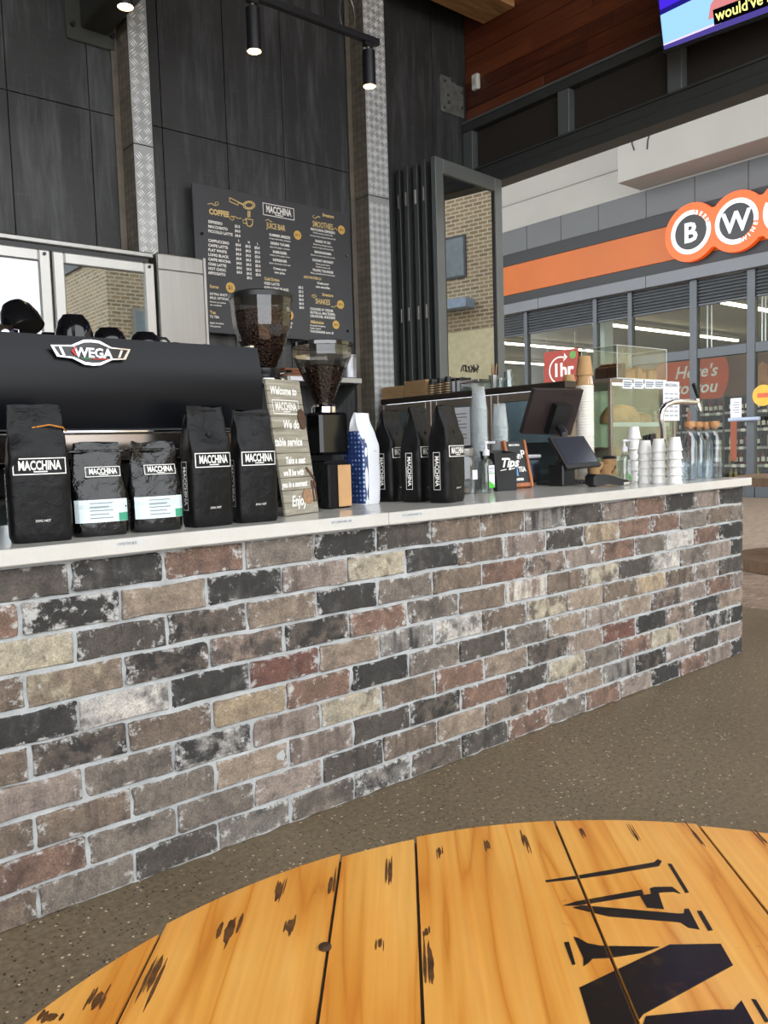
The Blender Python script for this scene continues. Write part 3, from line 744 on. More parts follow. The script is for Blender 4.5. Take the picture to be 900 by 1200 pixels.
t = thing('door_handle', 'pale horizontal push bar across the glass shop doors', 'handle', (SX-.17, (a.y+b.y)/2, a.z)); L = abs(a.y-b.y)/2
MB().cyl((0, -L, 0), (0, L, 0), .035, n=10).build('bar', P('pale_blue_bar', (170, 184, 204), .4), t)
for s in (-1, 1): MB().cyl((0, s*L*.8, 0), (.105, s*L*.8, 0), .02, n=8).build('standoff', steel, t)

# ---- cable-drum table standing outside on the paving
a = pZ(899, 662, .10); b = pZ(899, 645, .10); ctr = (a+b)/2 + Vector((.30, -.27, 0)); Rb = (ctr-a).length
old_wood = P('weathered_drum_wood', (112, 88, 66), .8, 0, .3, 5, .4, 30, stretch=(1, 8, 1))
t = thing('spool_table', 'weathered cable drum table standing outside on the paving', 'table', (ctr.x, ctr.y, .003))
for nm, z0, z1, r in (('base_disc', .0, .10, .62), ('top_disc', .70, .77, .62)):
    for k in range(6):
        x0 = -r+2*r*k/6+.002; x1 = -r+2*r*(k+1)/6-.002; n = 6
        top = [(x0+(x1-x0)*i/n, math.sqrt(max(0, r*r-(x0+(x1-x0)*i/n)**2))) for i in range(n+1)]
        MB().prism([(x, -y) for x, y in top]+list(reversed(top)), z0, z1).build('plank', old_wood, t)
MB().lathe([(.3, .1), (.3, .70)], 16).build('drum', old_wood, t)

# ---- brick building further along the walkway (it is what the folded glass door mirrors)
def m_far_brick():
    m, nt, out = newmat('far_tan_brickwork')
    g = nt.nodes.new('ShaderNodeNewGeometry'); s = nd(nt, 'SeparateXYZ', in_0=g.outputs['Position'])
    v = nd(nt, 'CombineXYZ', in_0=nd(nt, 'Math', operation='ADD', in_0=s.outputs[0], in_1=s.outputs[1]).outputs[0], in_1=s.outputs[2]).outputs[0]
    b = nd(nt, 'TexBrick', in_Vector=v, in_Scale=1.0); b.inputs['Brick Width'].default_value = .30; b.inputs['Row Height'].default_value = .11; b.inputs['Mortar Size'].default_value = .018
    b.inputs['Color1'].default_value = (*lin((172, 148, 112)), 1); b.inputs['Color2'].default_value = (*lin((140, 118, 88)), 1); b.inputs['Mortar'].default_value = (*lin((198, 190, 170)), 1)
    principled(nt, out, b.outputs[0], .8); return m
BX = 15.5
t = thing('brick_building', 'tan brick building with a cream base further along the walkway', 'building', (BX, -8, 0))
MB().box((0, -10, 4.4), (6, 8.2, 8.6)).build('brick_storey', m_far_brick(), t)
MB().box((0, -10, 0), (6, 8.2, 4.39)).build('base_storey', P('cream_render', (226, 216, 178), .8), t)
MB().box((-.1, -10, 8.61), (6, 8.2, 8.9)).build('coping', white_w, t)
for y in (-4, 0.5, 4.5):
    f = MB().bbox((-.05, y-.45, 5.9), (.0, y+.45, 7.1), .01).build('window', shop_frame, t)
    MB().box((-.056, y-.38, 5.97), (-.0505, y+.38, 7.03)).build('pane', P('far_pane', (120, 132, 138), .15), f)
MB().box((-.5, -1.2, 5.0), (-.005, 1.2, 5.25)).build('awning', P('awning_blue', (150, 168, 190), .5), t)
struct(MB().box((10.61, -18, -.2), (22, Y0, -.001)).box((-14, -30, -.25), (10.6, -9.001, -.005)).build('floor_walkway', fp))
t = thing('street_building', 'grey and tan building across the street facing the cafe', 'building', (10.2, -17, 0))
MB().box((-5, -4, 0), (5, 0, 6.8)).build('wall', m_far_brick(), t); MB().box((-5.1, -4, 6.81), (5.1, .1, 7.2)).build('coping', shop_frame, t)
for x in (-3.6, -1.2, 1.2, 3.6):
    f = MB().bbox((x-.7, .001, 3.4), (x+.7, .06, 5.4), .01).build('window', white_w, t); MB().box((x-.6, .0605, 3.5), (x+.6, .066, 5.3)).build('pane', P('far_pane', (120, 132, 138), .15), f)
MB().box((-5, .001, 2.5), (5, 1.2, 2.75)).build('awning', fas_grey, t)
# unseen end wall and roof, added to dim the daylight on the shop front
struct(MB().box((-3, 22, 0), (12, 22.3, 9.6)).build('wall_light_block', plaster))
struct(MB().box((XO+.45, -6, 9.4), (SX+.4, 22, 9.6)).build('ceiling_light_block', white_w))

# ================================================================ FOLDED GLASS DOORS
PT = 3.10
fold_glass = clear('door_glass_green', (120, 136, 122), .34, .005, .4)
def door_leaf(name, A, B, label, glass=True, zt=PT):
    A = Vector((*A, 0)); B = Vector((*B, 0)); d = B-A; L = d.length
    t = thing(name, label, 'door', (A.x, A.y, .012), math.atan2(d.y, d.x), 'folded glass door leaves'); zt -= .012
    s = .085; th = .022; fr = frame_grey if glass == 1 else frame_dark
    MB().bbox((0, -th, 0), (s, th, zt), .004).build('stile', fr, t); MB().bbox((L-s, -th, 0), (L, th, zt), .004).build('stile', fr, t)
    MB().bbox((s+.0005, -th, zt-.10), (L-s-.0005, th, zt), .004).build('top_rail', fr, t); MB().bbox((s+.0005, -th, 0), (L-s-.0005, th, .14), .004).build('bottom_rail', fr, t)
    MB().box((s+.001, -.004, .141), (L-s-.001, .004, zt-.101)).build('pane', fold_glass, t)
    MB().box((s+.001, -th+.004, .141), (s+.012, th-.004, zt-.101)).box((L-s-.012, -th+.004, .141), (L-s-.001, th-.004, zt-.101)).build('gasket', black_pl, t)
    for z in (() if glass == 1 else (1.1, 2.05, 2.86)):
        MB().bbox((-.008, -.012, z-.05), (-.0005, .010, z+.05), .003).build('hinge', steel if z > 2.5 and 'second' in label else steel_dark, t)
    return t
a = pY(507, 181, 2.20); b = pY(594, 212, 2.28)
PT = (a.z+b.z)/2
d0 = door_leaf('folding_door', (a.x, 2.20), (min(b.x, XO-.07), 2.285), 'grey framed glass folding door leaf in front of the folded stack', 1)
for k, (ya, yb) in enumerate(((2.30, 2.345), (2.385, 2.42), (2.465, 2.495), (2.55, 2.56), (2.63, 2.63))):
    door_leaf('folding_door', (.0+.012*(k % 2)-.01*k, ya), (.775, yb), ['dark edged folding door leaf directly behind the glass leaf', 'dark edged folding door leaf second behind the glass leaf', 'dark edged folding door leaf in the middle of the stack', 'dark edged folding door leaf next but one to the wall', 'dark edged folding door leaf against the back wall'][k], 2, PT-.01)
# scrawled tag on the glass
mb = MB()
c = pY(545, 432, 2.24); s = .0044
def scr(pts, r=.0028): mb.tube([(0 + p[0]*s*1.35, 0, -p[1]*s) for p in pts], r, 5)
scr([(-14, 6), (-11, -3), (-8, -6), (-9, 4), (-5, 5), (-3, -5), (-6, -6), (-2, 6), (2, 4), (3, -4), (0, -4), (4, 6), (8, 4)])
scr([(6, -6), (9, 0), (6, 6), (12, -7), (11, 6), (15, -4), (13, 5), (18, -2), (22, -6), (17, 3), (20, 5)]); scr([(4, 1), (10, 2), (16, 0), (22, 1)], .0022); scr([(18, -8), (22, -4), (20, -1)], .0022)
L0 = Vector((a.x, 2.20, 0)); dd = Vector((min(b.x, XO-.07)-a.x, .085, 0)).normalized()
u = pY(548, 432, 2.235)
o = mb.build('marker_scrawl', black_pl, d0, loc=((u-L0).dot(dd), -.0065, u.z-.012))
print('outside ok')

# ================================================================ THINGS ON THE COUNTER
ZT = .9005
def m_foil(name, rgb, rough, bstr=.4):
    m, nt, out = newmat(name)
    v = coords(nt, 'Object')
    n = noise_tex(nt, v, 26, 4, .6, .8); n2 = noise_tex(nt, v, 9, 2, .5, 1.5)
    c = ramp(nt, n, [(.3, lin(tuple(x*.8 for x in rgb))), (.7, lin(tuple(min(255, x*1.15) for x in rgb)))])
    h = nd(nt, 'Math', operation='ADD', in_0=n, in_1=n2).outputs[0]
    principled(nt, out, c, rough, 0, bump(nt, h, bstr, .006), Specular_IOR_Level=.2 if rough > .3 else .5); return m
matt_black = m_foil('matt_black_bag', (17, 17, 18), .40, .55)
shiny_black = m_foil('shiny_black_pouch', (9, 9, 10), .12, .9)
def bag_fn(W, D, H, taper=.62, n_=5.0):
    a0, b0 = W/2, D/2
    def ab(z):
        t = z/H
        if t < .04: k = .93+.07*(t/.04)
        else: k = 1
        if t <= taper: b = b0*(1+.06*math.sin(PI*t/taper)); a = a0*k
        else: q = (t-taper)/(1-taper); b = b0*max(0, 1-q)**1.15+.0035; a = a0*(1+.03*q)
        return a, b*k
    def front(u, z):
        a, b = ab(z); return -b*max(0, 1-min(1, abs(u/a))**n_)**(1/n_)
    def left(vy, z):
        a, b = ab(z); return -a*max(0, 1-min(1, abs(vy/b))**n_)**(1/n_)
    return ab, front, left
def bag_mesh(W, D, H, seed, taper=.62, n_=5.0, wr=.006, lean=0.0):
    ab, front, left = bag_fn(W, D, H, taper, n_); mb = MB(); N, K = 40, 26
    for j in range(K+1):
        z = H*j/K; a, b = ab(z); t = j/K
        for i in range(N):
            an = 2*PI*i/N; c, s = math.cos(an), math.sin(an)
            x = a*math.copysign(abs(c)**(2/n_), c); y = b*math.copysign(abs(s)**(2/n_), s)
            k = max(0, (t-.45)/.3); k = min(1, k)*wr*1.5 + .0018
            if t < .02: k = 0
            dn = noise.noise(Vector((x*22+seed*7, y*22, z*16+seed*3)))
            dn2 = noise.noise(Vector((x*9+seed*5, y*30, z*26)))
            # side gusset folds inwards towards the top
            gs = max(0, (t-.5)/.5)*abs(c)**6*.018*math.copysign(1, c) if abs(c) > .6 else 0
            zz = z + (.006*noise.noise(Vector((x*18+seed, 1, 2))) if t > .97 else 0)
            mb.v.append((x+dn2*k*.6-gs, y+dn*k+lean*max(0, t-.6)**1.5, zz))
    for j in range(K):
        for i in range(N): l = (i+1) % N; mb.f.append((j*N+i, j*N+l, (j+1)*N+l, (j+1)*N+i))
    mb.f += [tuple(reversed(range(N))), tuple(range(K*N, K*N+N))]
    return mb
def wrap(mb, front, off=.0012):
    mb.v = [(x, front(x, z)-off, z) for x, y, z in mb.v]; return mb
def wrap_left(mb, left, off=.0012):
    mb.v = [(left(y, z)-off, y, z) for x, y, z in mb.v]; return mb
def logo(mb, cx, cz, w, h, M):
    """framed name plate: outline, heavy letters and a short underline, centred"""
    t = h*.06
    for lo, hi in (((-w/2, -h/2), (w/2, -h/2+t)), ((-w/2, h/2-t), (w/2, h/2)), ((-w/2, -h/2), (-w/2+t, h/2)), ((w/2-t, -h/2), (w/2, h/2))):
        n = 8; vs = []; 
        for k in range(n+1):
            x = lo[0]+(hi[0]-lo[0])*k/n if hi[0]-lo[0] > t*2 else None
            if x is None: vs = None; break
            vs += [(x, lo[1], 0), (x, hi[1], 0)]
        if vs is None: mb.add([(lo[0], lo[1], 0), (hi[0], lo[1], 0), (hi[0], hi[1], 0), (lo[0], hi[1], 0)], [(0, 1, 2, 3)], M)
        else: mb.add(vs, [(2*k, 2*k+2, 2*k+3, 2*k+1) for k in range(n)], M)
    s = h*.78
    vs, fs = text_mesh('MACCHINA', s, off=s*.03, align='CENTER'); wd = max(v[0] for v in vs)-min(v[0] for v in vs); k = w*.80/wd
    mb.add([(v[0]*k, v[1]-s*.27, 0) for v in vs], fs, M)
    mb.add([(-w*.12, -h*.36, 0), (w*.14, -h*.36, 0), (w*.14, -h*.29, 0), (-w*.12, -h*.29, 0)], [(0, 1, 2, 3)], M)
def coffee_bag(loc, rz, label, seed, W=.14, D=.082, H=.335, tie=False):
    t = thing('coffee_bag', label, 'coffee bag', (loc[0], loc[1], ZT), rz, 'black coffee bags on the counter')
    ab, front, left = bag_fn(W, D, H)
    bag_mesh(W, D, H, seed).build('bag', matt_black, t, True)
    mb = MB(); logo(mb, 0, 0, W*.84, .040, face_mY(0, 0, .185)); wrap(mb, front, .0026).build('front_logo', white_paint, t)
    mb = MB(); logo(mb, 0, 0, .135, .028, Matrix(((0, 0, 0, 0), (0, -1, 0, 0), (-1, 0, 0, .115), (0, 0, 0, 1)))); wrap_left(mb, left, .0024).build('side_logo', white_paint, t)
    mb = MB(); txt(mb, '250G NET', .008, face_mY(.0, 0, .05), align='CENTER'); wrap(mb, front, .0024).build('weight_print', white_paint, t)
    mb = MB(); zv = .255
    mb.lathe([(.008, 0), (.008, .002), (.003, .003)], 12, M=Matrix.Translation((0, front(0, zv)-.0005, zv)) @ Matrix.Rotation(PI/2, 4, 'X')); mb.build('valve', matt_black, t)
    a, b = ab(H*.97)
    MB().bbox((-a*.84, -b-.0008, H*.95), (a*.84, b+.0008, H*.972), .001).build('top_seal', matt_black, t)
    if tie: MB().tube([(-.01, -.026, H*.83), (.03, -.030, H*.85), (.062, -.022, H*.83), (.071, -.010, H*.80)], .0022, 6).build('wire_tie', P('orange_tie', (184, 120, 50), .5), t)
    return t
R_ = math.radians
coffee_bag((-3.575, .11), R_(-12), 'black coffee bag standing beyond the bag with the orange wire tie', 1)
coffee_bag((-3.387, .10), R_(-9), 'black coffee bag with an orange wire tie near its top', 2, W=.144, tie=True)
coffee_bag((-2.932, .094), R_(2), 'black coffee bag beside the shiny window pouch with its side label showing', 3, W=.132)
coffee_bag((-2.783, .09), R_(-4), 'black coffee bag standing in front of the wooden welcome sign', 4, W=.128, D=.078, H=.325)
coffee_bag((-1.985, .405), R_(16), 'black coffee bag next to the blue and white bag', 5, W=.125, D=.092, H=.345)
coffee_bag((-1.960, .275), R_(16), 'black coffee bag between two others beside the glass jar', 6, W=.125, D=.092, H=.35)
coffee_bag((-1.935, .150), R_(16), 'black coffee bag at the worktop edge with a wide front label', 7, W=.135, D=.092, H=.35)
# ---- shiny stand-up pouches
lab_w = P('pouch_label', (206, 220, 222), .3); lab_g = P('pouch_label_green', (60, 150, 120), .4); grey_print = P('grey_print', (120, 134, 140), .6)
def pouch(loc, rz, label, seed):
    W, D, H = .142, .075, .24
    t = thing('coffee_pouch', label, 'pouch', (loc[0], loc[1], ZT), rz, 'shiny zip pouches on the counter')
    ab, front, left = bag_fn(W, D, H, .3, 3.0)
    bag_mesh(W, D, H, seed, .3, 3.0, .008).build('pouch', shiny_black, t, True)
    mb = MB(); logo(mb, 0, 0, .088, .026, face_mY(0.01, 0, .165)); wrap(mb, front, .005).build('front_logo', white_paint, t)
    def strip(x0, x1, z0, z1, m, nm, off):
        mb = MB(); n = 14; k = 5; mb.v = [(x0+(x1-x0)*i/n, 0, z0+(z1-z0)*j/k) for j in range(k+1) for i in range(n+1)]
        mb.f = [(j*(n+1)+i, j*(n+1)+i+1, (j+1)*(n+1)+i+1, (j+1)*(n+1)+i) for j in range(k) for i in range(n)]
        wrap(mb, front, off).build(nm, m, t)
    strip(-.066, .066, .036, .094, lab_w, 'paper_label', .0035); strip(.040, .066, .037, .058, lab_g, 'green_corner', .0042)
    mb = MB()
    for k in range(5): mb.add([(-.032, 0, .046+k*.0095), (.026-.01*(k % 2), 0, .046+k*.0095), (.026-.01*(k % 2), 0, .0485+k*.0095), (-.032, 0, .0485+k*.0095)], [(0, 1, 2, 3)])
    mb2 = MB()
    for q in mb.f:
        p = [mb.v[i] for i in q]; n = 6
        for i in range(n):
            xa = p[0][0]+(p[1][0]-p[0][0])*i/n; xb = p[0][0]+(p[1][0]-p[0][0])*(i+1)/n
            mb2.add([(xa, 0, p[0][2]), (xb, 0, p[0][2]), (xb, 0, p[2][2]), (xa, 0, p[2][2])], [(0, 1, 2, 3)])
    wrap(mb2, front, .0042).build('label_print', grey_print, t)
    a, b = ab(H*.9); mb = MB()
    mb.bbox((-a, -b-.0035, H*.895), (a, b+.0035, H*.925), .001)
    mb.build('zip_strip', shiny_black, t)
    return t
pouch((-3.235, .112), R_(-8), 'shiny black window pouch next to the bag with the orange tie', 21)
pouch((-3.088, .096), R_(-2), 'shiny black window pouch next to the bag showing its side label', 22)
# ---- blue and white bag
t = thing('patterned_bag', 'white coffee bag with a blue patterned side beside the small grinder', 'coffee bag', (-2.150, .375, ZT), R_(12))
W, D, H = .095, .11, .335; ab, front, left = bag_fn(W, D, H)
def m_blue():
    m, nt, out = newmat('blue_print_bag'); v = coords(nt, 'Object')
    vo = nd(nt, 'TexVoronoi', in_Vector=v, in_Scale=62.0, in_Randomness=.15); c = ramp(nt, vo.outputs['Distance'], [(.22, lin((150, 172, 206))), (.34, lin((40, 62, 112))), (.6, lin((30, 46, 88)))])
    principled(nt, out, c, .4); return m
bag_mesh(W, D, H, 31).build('bag', P('white_foil', (220, 222, 226), .4, 0, .04, 8, .3, 20), t, True)
mb = MB(); n, k = 10, 20
mb.v = [(0, ab(.004+(H*.80-.004)*j/k)[1]*.985*(2*i/n-1), .004+(H*.80-.004)*j/k) for j in range(k+1) for i in range(n+1)]
mb.f = [(j*(n+1)+i+1, j*(n+1)+i, (j+1)*(n+1)+i, (j+1)*(n+1)+i+1) for j in range(k) for i in range(n)]
wrap_left(mb, left, .004).build('patterned_side', m_blue(), t)
mb = MB(); txt(mb, 'roast', .013, face_mY(.0, 0, .19), shear=.3); wrap(mb, front, .003).build('print', grey_print, t)

# ---- wooden welcome sign
def m_planked():
    m, nt, out = newmat('grey_planked_board'); v = coords(nt, 'Object', (3, 3, 40))
    n = noise_tex(nt, v, 3, 5, .6, .3); c = ramp(nt, n, [(.25, lin((112, 106, 92))), (.6, lin((158, 152, 136))), (.8, lin((184, 178, 162)))])
    principled(nt, out, c, .6); return m
br = pZ(374, 600, .9); bw, bh = .176, .436; ang = R_(19)
t = thing('welcome_sign', 'grey wood plank welcome sign with white lettering leaning on the counter', 'sign', (br.x-bw/2*math.cos(ang), br.y-bw/2*math.sin(ang), ZT+.0005), ang)
t.rotation_euler = (R_(-8), 0, ang)
pm = m_planked(); npk = 11
for k in range(npk): MB().bbox((-bw/2, 0, bh*k/npk+.0006), (bw/2, .01, bh*(k+1)/npk-.0006), .001).build('plank', pm, t)
mb = MB(); S = dict(shear=.35, off=.0012)
for tx, sz, x, z in (('Welcome to', .038, -.085, .405), ('We do', .042, -.045, .290), ('table service', .040, -.100, .232), ('Take a seat', .032, -.06, .172), ("we'll be with", .030, -.08, .132), ('you in a moment', .027, -.095, .094), ('Enjoy!', .050, -.06, .030)):
    txt(mb, tx, sz*.94, face_mY(x+.008, -.0012, z*.955), sx=.74, **S)
logo(mb, 0, 0, .135, .046, face_mY(-.006, -.0012, .346)); mb.build('lettering', white_paint, t)['kind'] = 'stuff'
dkp = P('painted_bean', (74, 46, 32), .5, 0, .4, 40)
MB().prism([(.020*math.cos(q*PI/10), .034*math.sin(q*PI/10)) for q in range(20)], 0, .004, face_mY(.066, -.0005, .308)).build('bean_print', dkp, t)
MB().prism(circle(.026, 24), 0, .003, face_mY(.036, -.0005, .055)).build('cup_print', P('cup_print', (150, 116, 88), .5, 0, .3, 60), t)
for x in (.070, .084): MB().prism([(-.003, -.035), (.003, -.035), (.003, .01), (.007, .02), (.004, .036), (-.004, .036), (-.007, .02), (-.003, .01)], 0, .002, face_mY(x, -.0005, .07)).build('cutlery_print', dkp, t)
MB().prism([(-.02, .018), (-.012, .024), (.024, -.014), (.018, -.022)], 0, .002, face_mY(.066, -.0005, .128)).build('pod_print', dkp, t)

# ---- grinders
def m_beans():
    m, nt, out = newmat('coffee_beans'); v = coords(nt, 'Object')
    vo = nd(nt, 'TexVoronoi', in_Vector=v, in_Scale=120.0); c = ramp(nt, vo.outputs['Distance'], [(.1, lin((104, 66, 44))), (.5, lin((48, 28, 18))), (.8, lin((20, 12, 8)))])
    principled(nt, out, c, .4, 0, bump(nt, vo.outputs['Distance'], 1.0, .006)); return m
beans = m_beans(); hop = clear('hopper_plastic', (232, 228, 222), .07, .03, .6)
g2 = pZ(386, 594, .9)
t = thing('coffee_grinder', 'small black grinder with a clear cone hopper of coffee beans', 'grinder', (-2.30, .42, ZT), R_(8))
ht = .375; gx, gy = t.location.x, t.location.y
MB().bbox((-.075, -.085, 0), (.07, .105, .02), .006).build('base', black_pl, t)
MB().bbox((-.07, .0, .0205), (.065, .10, .335), .01).build('column', black_pl, t)
MB().bbox((-.072, -.08, .185), (.067, -.0005, .335), .01).build('front_housing', black_gl, t)
MB().bbox((-.055, -.078, .0205), (.05, -.001, .165), .006).build('dosing_chamber', black_pl, t)
MB().lathe([(.045, 0), (.045, .022), (.038, .03)], 24, (.022, .0, .3355)).build('collar', chrome, t, True)
MB().lathe([(.032, .0), (.034, .008), (.103, .165), (.106, .172), (.106, .205)], 10, (.022, 0, .366), cap=False).build('hopper', hop, t)
MB().lathe([(.029, 0), (.031, .008), (.084, .128), (.05, .138), (.02, .143)], 24, (.022, 0, .368)).build('beans', beans, t, True)
MB().lathe([(.108, 0), (.109, .012), (.088, .018)], 24, (.022, 0, .572)).build('lid', clear('smoked_lid', (96, 92, 88), .12, .05), t, True)
kb = thing('kraft_packet', 'small black packet with a kraft paper front standing before the grinder', 'packet', (-2.335, .295, ZT), R_(4))
MB().bbox((-.05, -.028, 0), (.05, .028, .158), .006).build('packet', matt_black, kb)
bag = MB().bbox((-.012, -.034, .006), (.047, -.0285, .15), .002).build('kraft_front', kraft, kb)
c1 = pY(309, 432, .63)
t = thing('coffee_grinder', 'tall grinder behind the espresso machine with a big full bean hopper', 'grinder', (c1.x, .63, ZT), 0)
zb = c1.z-ZT
MB().bbox((-.085, -.09, 0), (.085, .12, .025), .008).build('base', black_pl, t)
MB().bbox((-.07, -.04, .0255), (.07, .11, zb-.062), .012).build('body', black_pl, t)
MB().lathe([(.085, 0), (.085, .018), (.07, .022)], 24, (0, .0, zb-.06)).build('ring', chrome, t, True)
MB().lathe([(.052, 0), (.06, .012), (.06, .034)], 24, (0, 0, zb-.036)).build('collar', black_pl, t, True)
hz = pY(304, 350, .63).z-ZT-zb
MB().lathe([(.045, 0), (.052, .012), (.088, hz*.38), (.105, hz*.58), (.115, hz*.98)], 14, (0, 0, zb), cap=False).build('hopper', hop, t)
MB().lathe([(.042, .002), (.049, .013), (.084, hz*.38), (.1, hz*.58), (.107, hz*.80), (.06, hz*.84), (.02, hz*.85)], 24, (0, 0, zb)).build('beans', beans, t, True)
MB().lathe([(.117, 0), (.118, .016), (.10, .024)], 28, (0, 0, zb+hz*.98)).build('lid', black_pl, t, True)
MB().cyl((.04, -.02, zb-.02), (.095, -.04, zb-.01), .007).build('lever', chrome, t)

# ---- espresso machine
my = .225
tl = pY(0, 391, my); tr = pY(299, 408, my); bl = pY(0, 504, my); zt = tr.z-ZT; zb = bl.z-ZT
mx0, mx1 = -3.72, tr.x
t = thing('espresso_machine', 'large black espresso machine with a silver badge behind the coffee bags', 'espresso machine', (mx1, my, ZT))
W = mx0-mx1
mb = MB(); prof = []
for k in range(17):   # gently bowed back panel
    q = k/16; prof.append((-.012-.022*math.sin(PI*q)+.03*(1-q)*0, zb+(zt-zb)*q))
prof = [(y, z) for y, z in prof]; n = len(prof)
mach_black = P('machine_black', (13, 15, 19), .30, 0, .05, Specular_IOR_Level=.2)
for x in (W, 0):
    for y, z in prof: mb.v.append((x, y, z))
    for y, z in reversed(prof): mb.v.append((x, .02, z))
m2 = 2*n
for i in range(m2): l = (i+1) % m2; mb.f.append((i, l, m2+l, m2+i))
mb.f += [tuple(range(m2)), tuple(reversed(range(m2, 2*m2)))]
mb.build('back_panel', mach_black, t, 60)
MB().bbox((W, .0205, zb+.01), (-.012, .46, zt-.012), .01).build('body', mach_black, t)
MB().bbox((W, .0, zt-.011), (.0, .48, zt-.001), .003).build('cup_tray', steel, t)
cp = MB().add([(.001, .03, zt+.012), (.014, .03, zt+.012), (.018, .05, zt-.10), (.006, .05, zt-.10), (.001, .07, zt+.012), (.014, .07, zt+.012), (.018, .09, zt-.10), (.006, .09, zt-.10)], [(0,1,2,3),(7,6,5,4),(0,4,5,1),(1,5,6,2),(2,6,7,3),(3,7,4,0)])
cp.build('corner_trim', P('cream_trim', (222, 216, 190), .4), t)
MB().bbox((W, -.02, zb-.012), (.0-.02, .02, zb-.0015), .003).build('chrome_strip', chrome, t)
MB().bbox((W, -.012, zb-.085), (-.03, .01, zb-.0125), .003).build('mirror_panel', P('polished_panel', (150, 140, 132), .18, .95, .03), t)
MB().bbox((W, .05, .10), (-.06, .44, zb-.086), .01).build('lower_body', black_pl, t)
MB().bbox((W, .0, .085), (-.05, .48, .0995), .004).build('drip_tray', steel_dark, t)
for x in (W+.08, -.14):
    for y in (.06, .42): MB().lathe([(.03, 0), (.022, .02), (.022, .085)], 12, (x, y, 0)).build('foot', black_pl, t)
# rail of bent wire on top
for xp, yp in ((205, 400), (240, 402), (288, 400)):
    p = pY(xp, yp+3, my+.12); mb = MB(); x = min(p.x-mx1, -.04)
    mb.tube([(x-.025, .06, zt), (x-.03, .10, zt+.012), (x, .12, zt+.018), (x+.03, .10, zt+.012), (x+.025, .06, zt)], .003, 6); mb.build('cup_rail', chrome, t)
# badge
a = pY(58, 403, my-.035); b = pY(152, 416, my-.035); bwid = b.x-a.x; cz = pY(105, 413.5, my-.035).z-ZT
bx0 = (a.x+b.x)/2-mx1
bw2 = bwid/2; bh2 = .034
outl = [(-1, .42), (-.5, .5), (-.2, .95), (0, 1.0), (.2, .95), (.5, .5), (1, .42), (.86, -.42), (.5, -.5), (.2, -.95), (0, -1.0), (-.2, -.95), (-.5, -.5), (-.86, -.42)]
O = [(x*bw2, y*bh2) for x, y in outl]; I = [(x*bw2*.93, y*bh2*.80) for x, y in outl]
bo = MB().ring(O, I, 0, .007, face_mY(bx0, -.036, cz)).build('badge', chrome, t)
MB().prism(I, -.002, .003, face_mY(bx0, -.036, cz)).build('badge_field', black_gl, bo)
for s in (-1, 1): MB().prism([(s*bw2*.66, -.3*bh2), (s*bw2*.72, -.3*bh2), (s*bw2*.80, .3*bh2), (s*bw2*.74, .3*bh2)], .0, .006, face_mY(bx0, -.036, cz)).build('badge_bar', chrome, bo)
mb = MB(); txt(mb, 'WEGA', .034, face_mY(bx0+.004, -.0425, cz-.012), off=.0012, align='CENTER'); mb.build('badge_letters', swhite, bo)
mb = MB(); mb.prism([(-.055, .002), (-.045, .012), (-.04, .012), (-.047, .002), (-.04, -.01), (-.045, -.01)], 0, .006, face_mY(bx0, -.037, cz)); mb.box((bx0+.0, -.0425, cz-.017), (bx0+.045, -.0415, cz-.0145)); mb.build('badge_red', P('badge_red', (190, 40, 36), .4), bo)
MB().box((bx0-.03, -.0425, cz-.017), (bx0+.0-.001, -.0415, cz-.0145)).build('badge_green', P('badge_green', (50, 120, 70), .4), bo)
# black cups upside down on the machine
ztop = ZT+zt
def cup(xp, yp, yy, label, r=.046, h=.062, tilt=0):
    p = pY(xp, yp, yy)
    t = thing('coffee_cup', label, 'cup', (p.x, yy, ztop), 0, 'black cups on the espresso machine'); t.rotation_euler = (0, tilt, xp*.7)
    if tilt: t.location.z += .030
    MB().lathe([(r, .0), (r*1.0, .006), (r*.97, h*.4), (r*.80, h*.78), (r*.58, h*.95), (r*.56, h), (r*.48, h), (r*.46, h*.96), (r*.1, h*.955)], 28).build('bowl', black_gl, t, True)
    MB().tube([(r*.94, 0, h*.25), (r*1.35, 0, h*.28), (r*1.42, 0, h*.5), (r*1.25, 0, h*.68), (r*.8, 0, h*.72)], .0045, 8).build('handle', black_gl, t, True)
cup(-22, 390, .36, 'black cup half hidden beyond the tipped cup on the machine', .05, .07)
cup(30, 392, .36, 'black cup tipped on its side on the espresso machine', .054, .078, R_(28))
cup(57, 390, .56, 'small black cup behind the two big cups on the machine', .036, .055)
cup(87, 394, .38, 'tall black cup upside down above the silver badge', .053, .082)
cup(128, 396, .40, 'low black cup upside down between the tall cup and the end cup', .05, .056)
cup(170, 400, .42, 'low black cup upside down closest to the bent wire rail', .05, .054)
p = pY(8, 385, .30); tt = thing('milk_jug', 'small steel jug lying among the black cups on the machine', 'jug', (p.x-.01, .29, ztop))
MB().lathe([(.022, 0), (.026, .006), (.022, .024), (.020, .026)], 18).build('body', chrome, tt, True); MB().tube([(.02, 0, .02), (.036, 0, .018), (.036, 0, .006), (.022, 0, .005)], .002, 6).build('handle', chrome, tt)
print('counter ok')
def quad_slab(mb, c, th):
    """slab on four corners (counter-clockwise seen from the front), thickness behind"""
    c = [Vector(p) for p in c]; n = (c[1]-c[0]).cross(c[3]-c[0]).normalized()
    vs = c+[p-n*th for p in c]; return mb.add(vs, [(0,1,2,3),(7,6,5,4),(0,4,5,1),(1,5,6,2),(2,6,7,3),(3,7,4,0)])
glass_c = clear('clear_glass', (236, 242, 242), .10, .01, .6)
plastic_c = clear('clear_plastic', (240, 243, 244), .07, .05, .35)
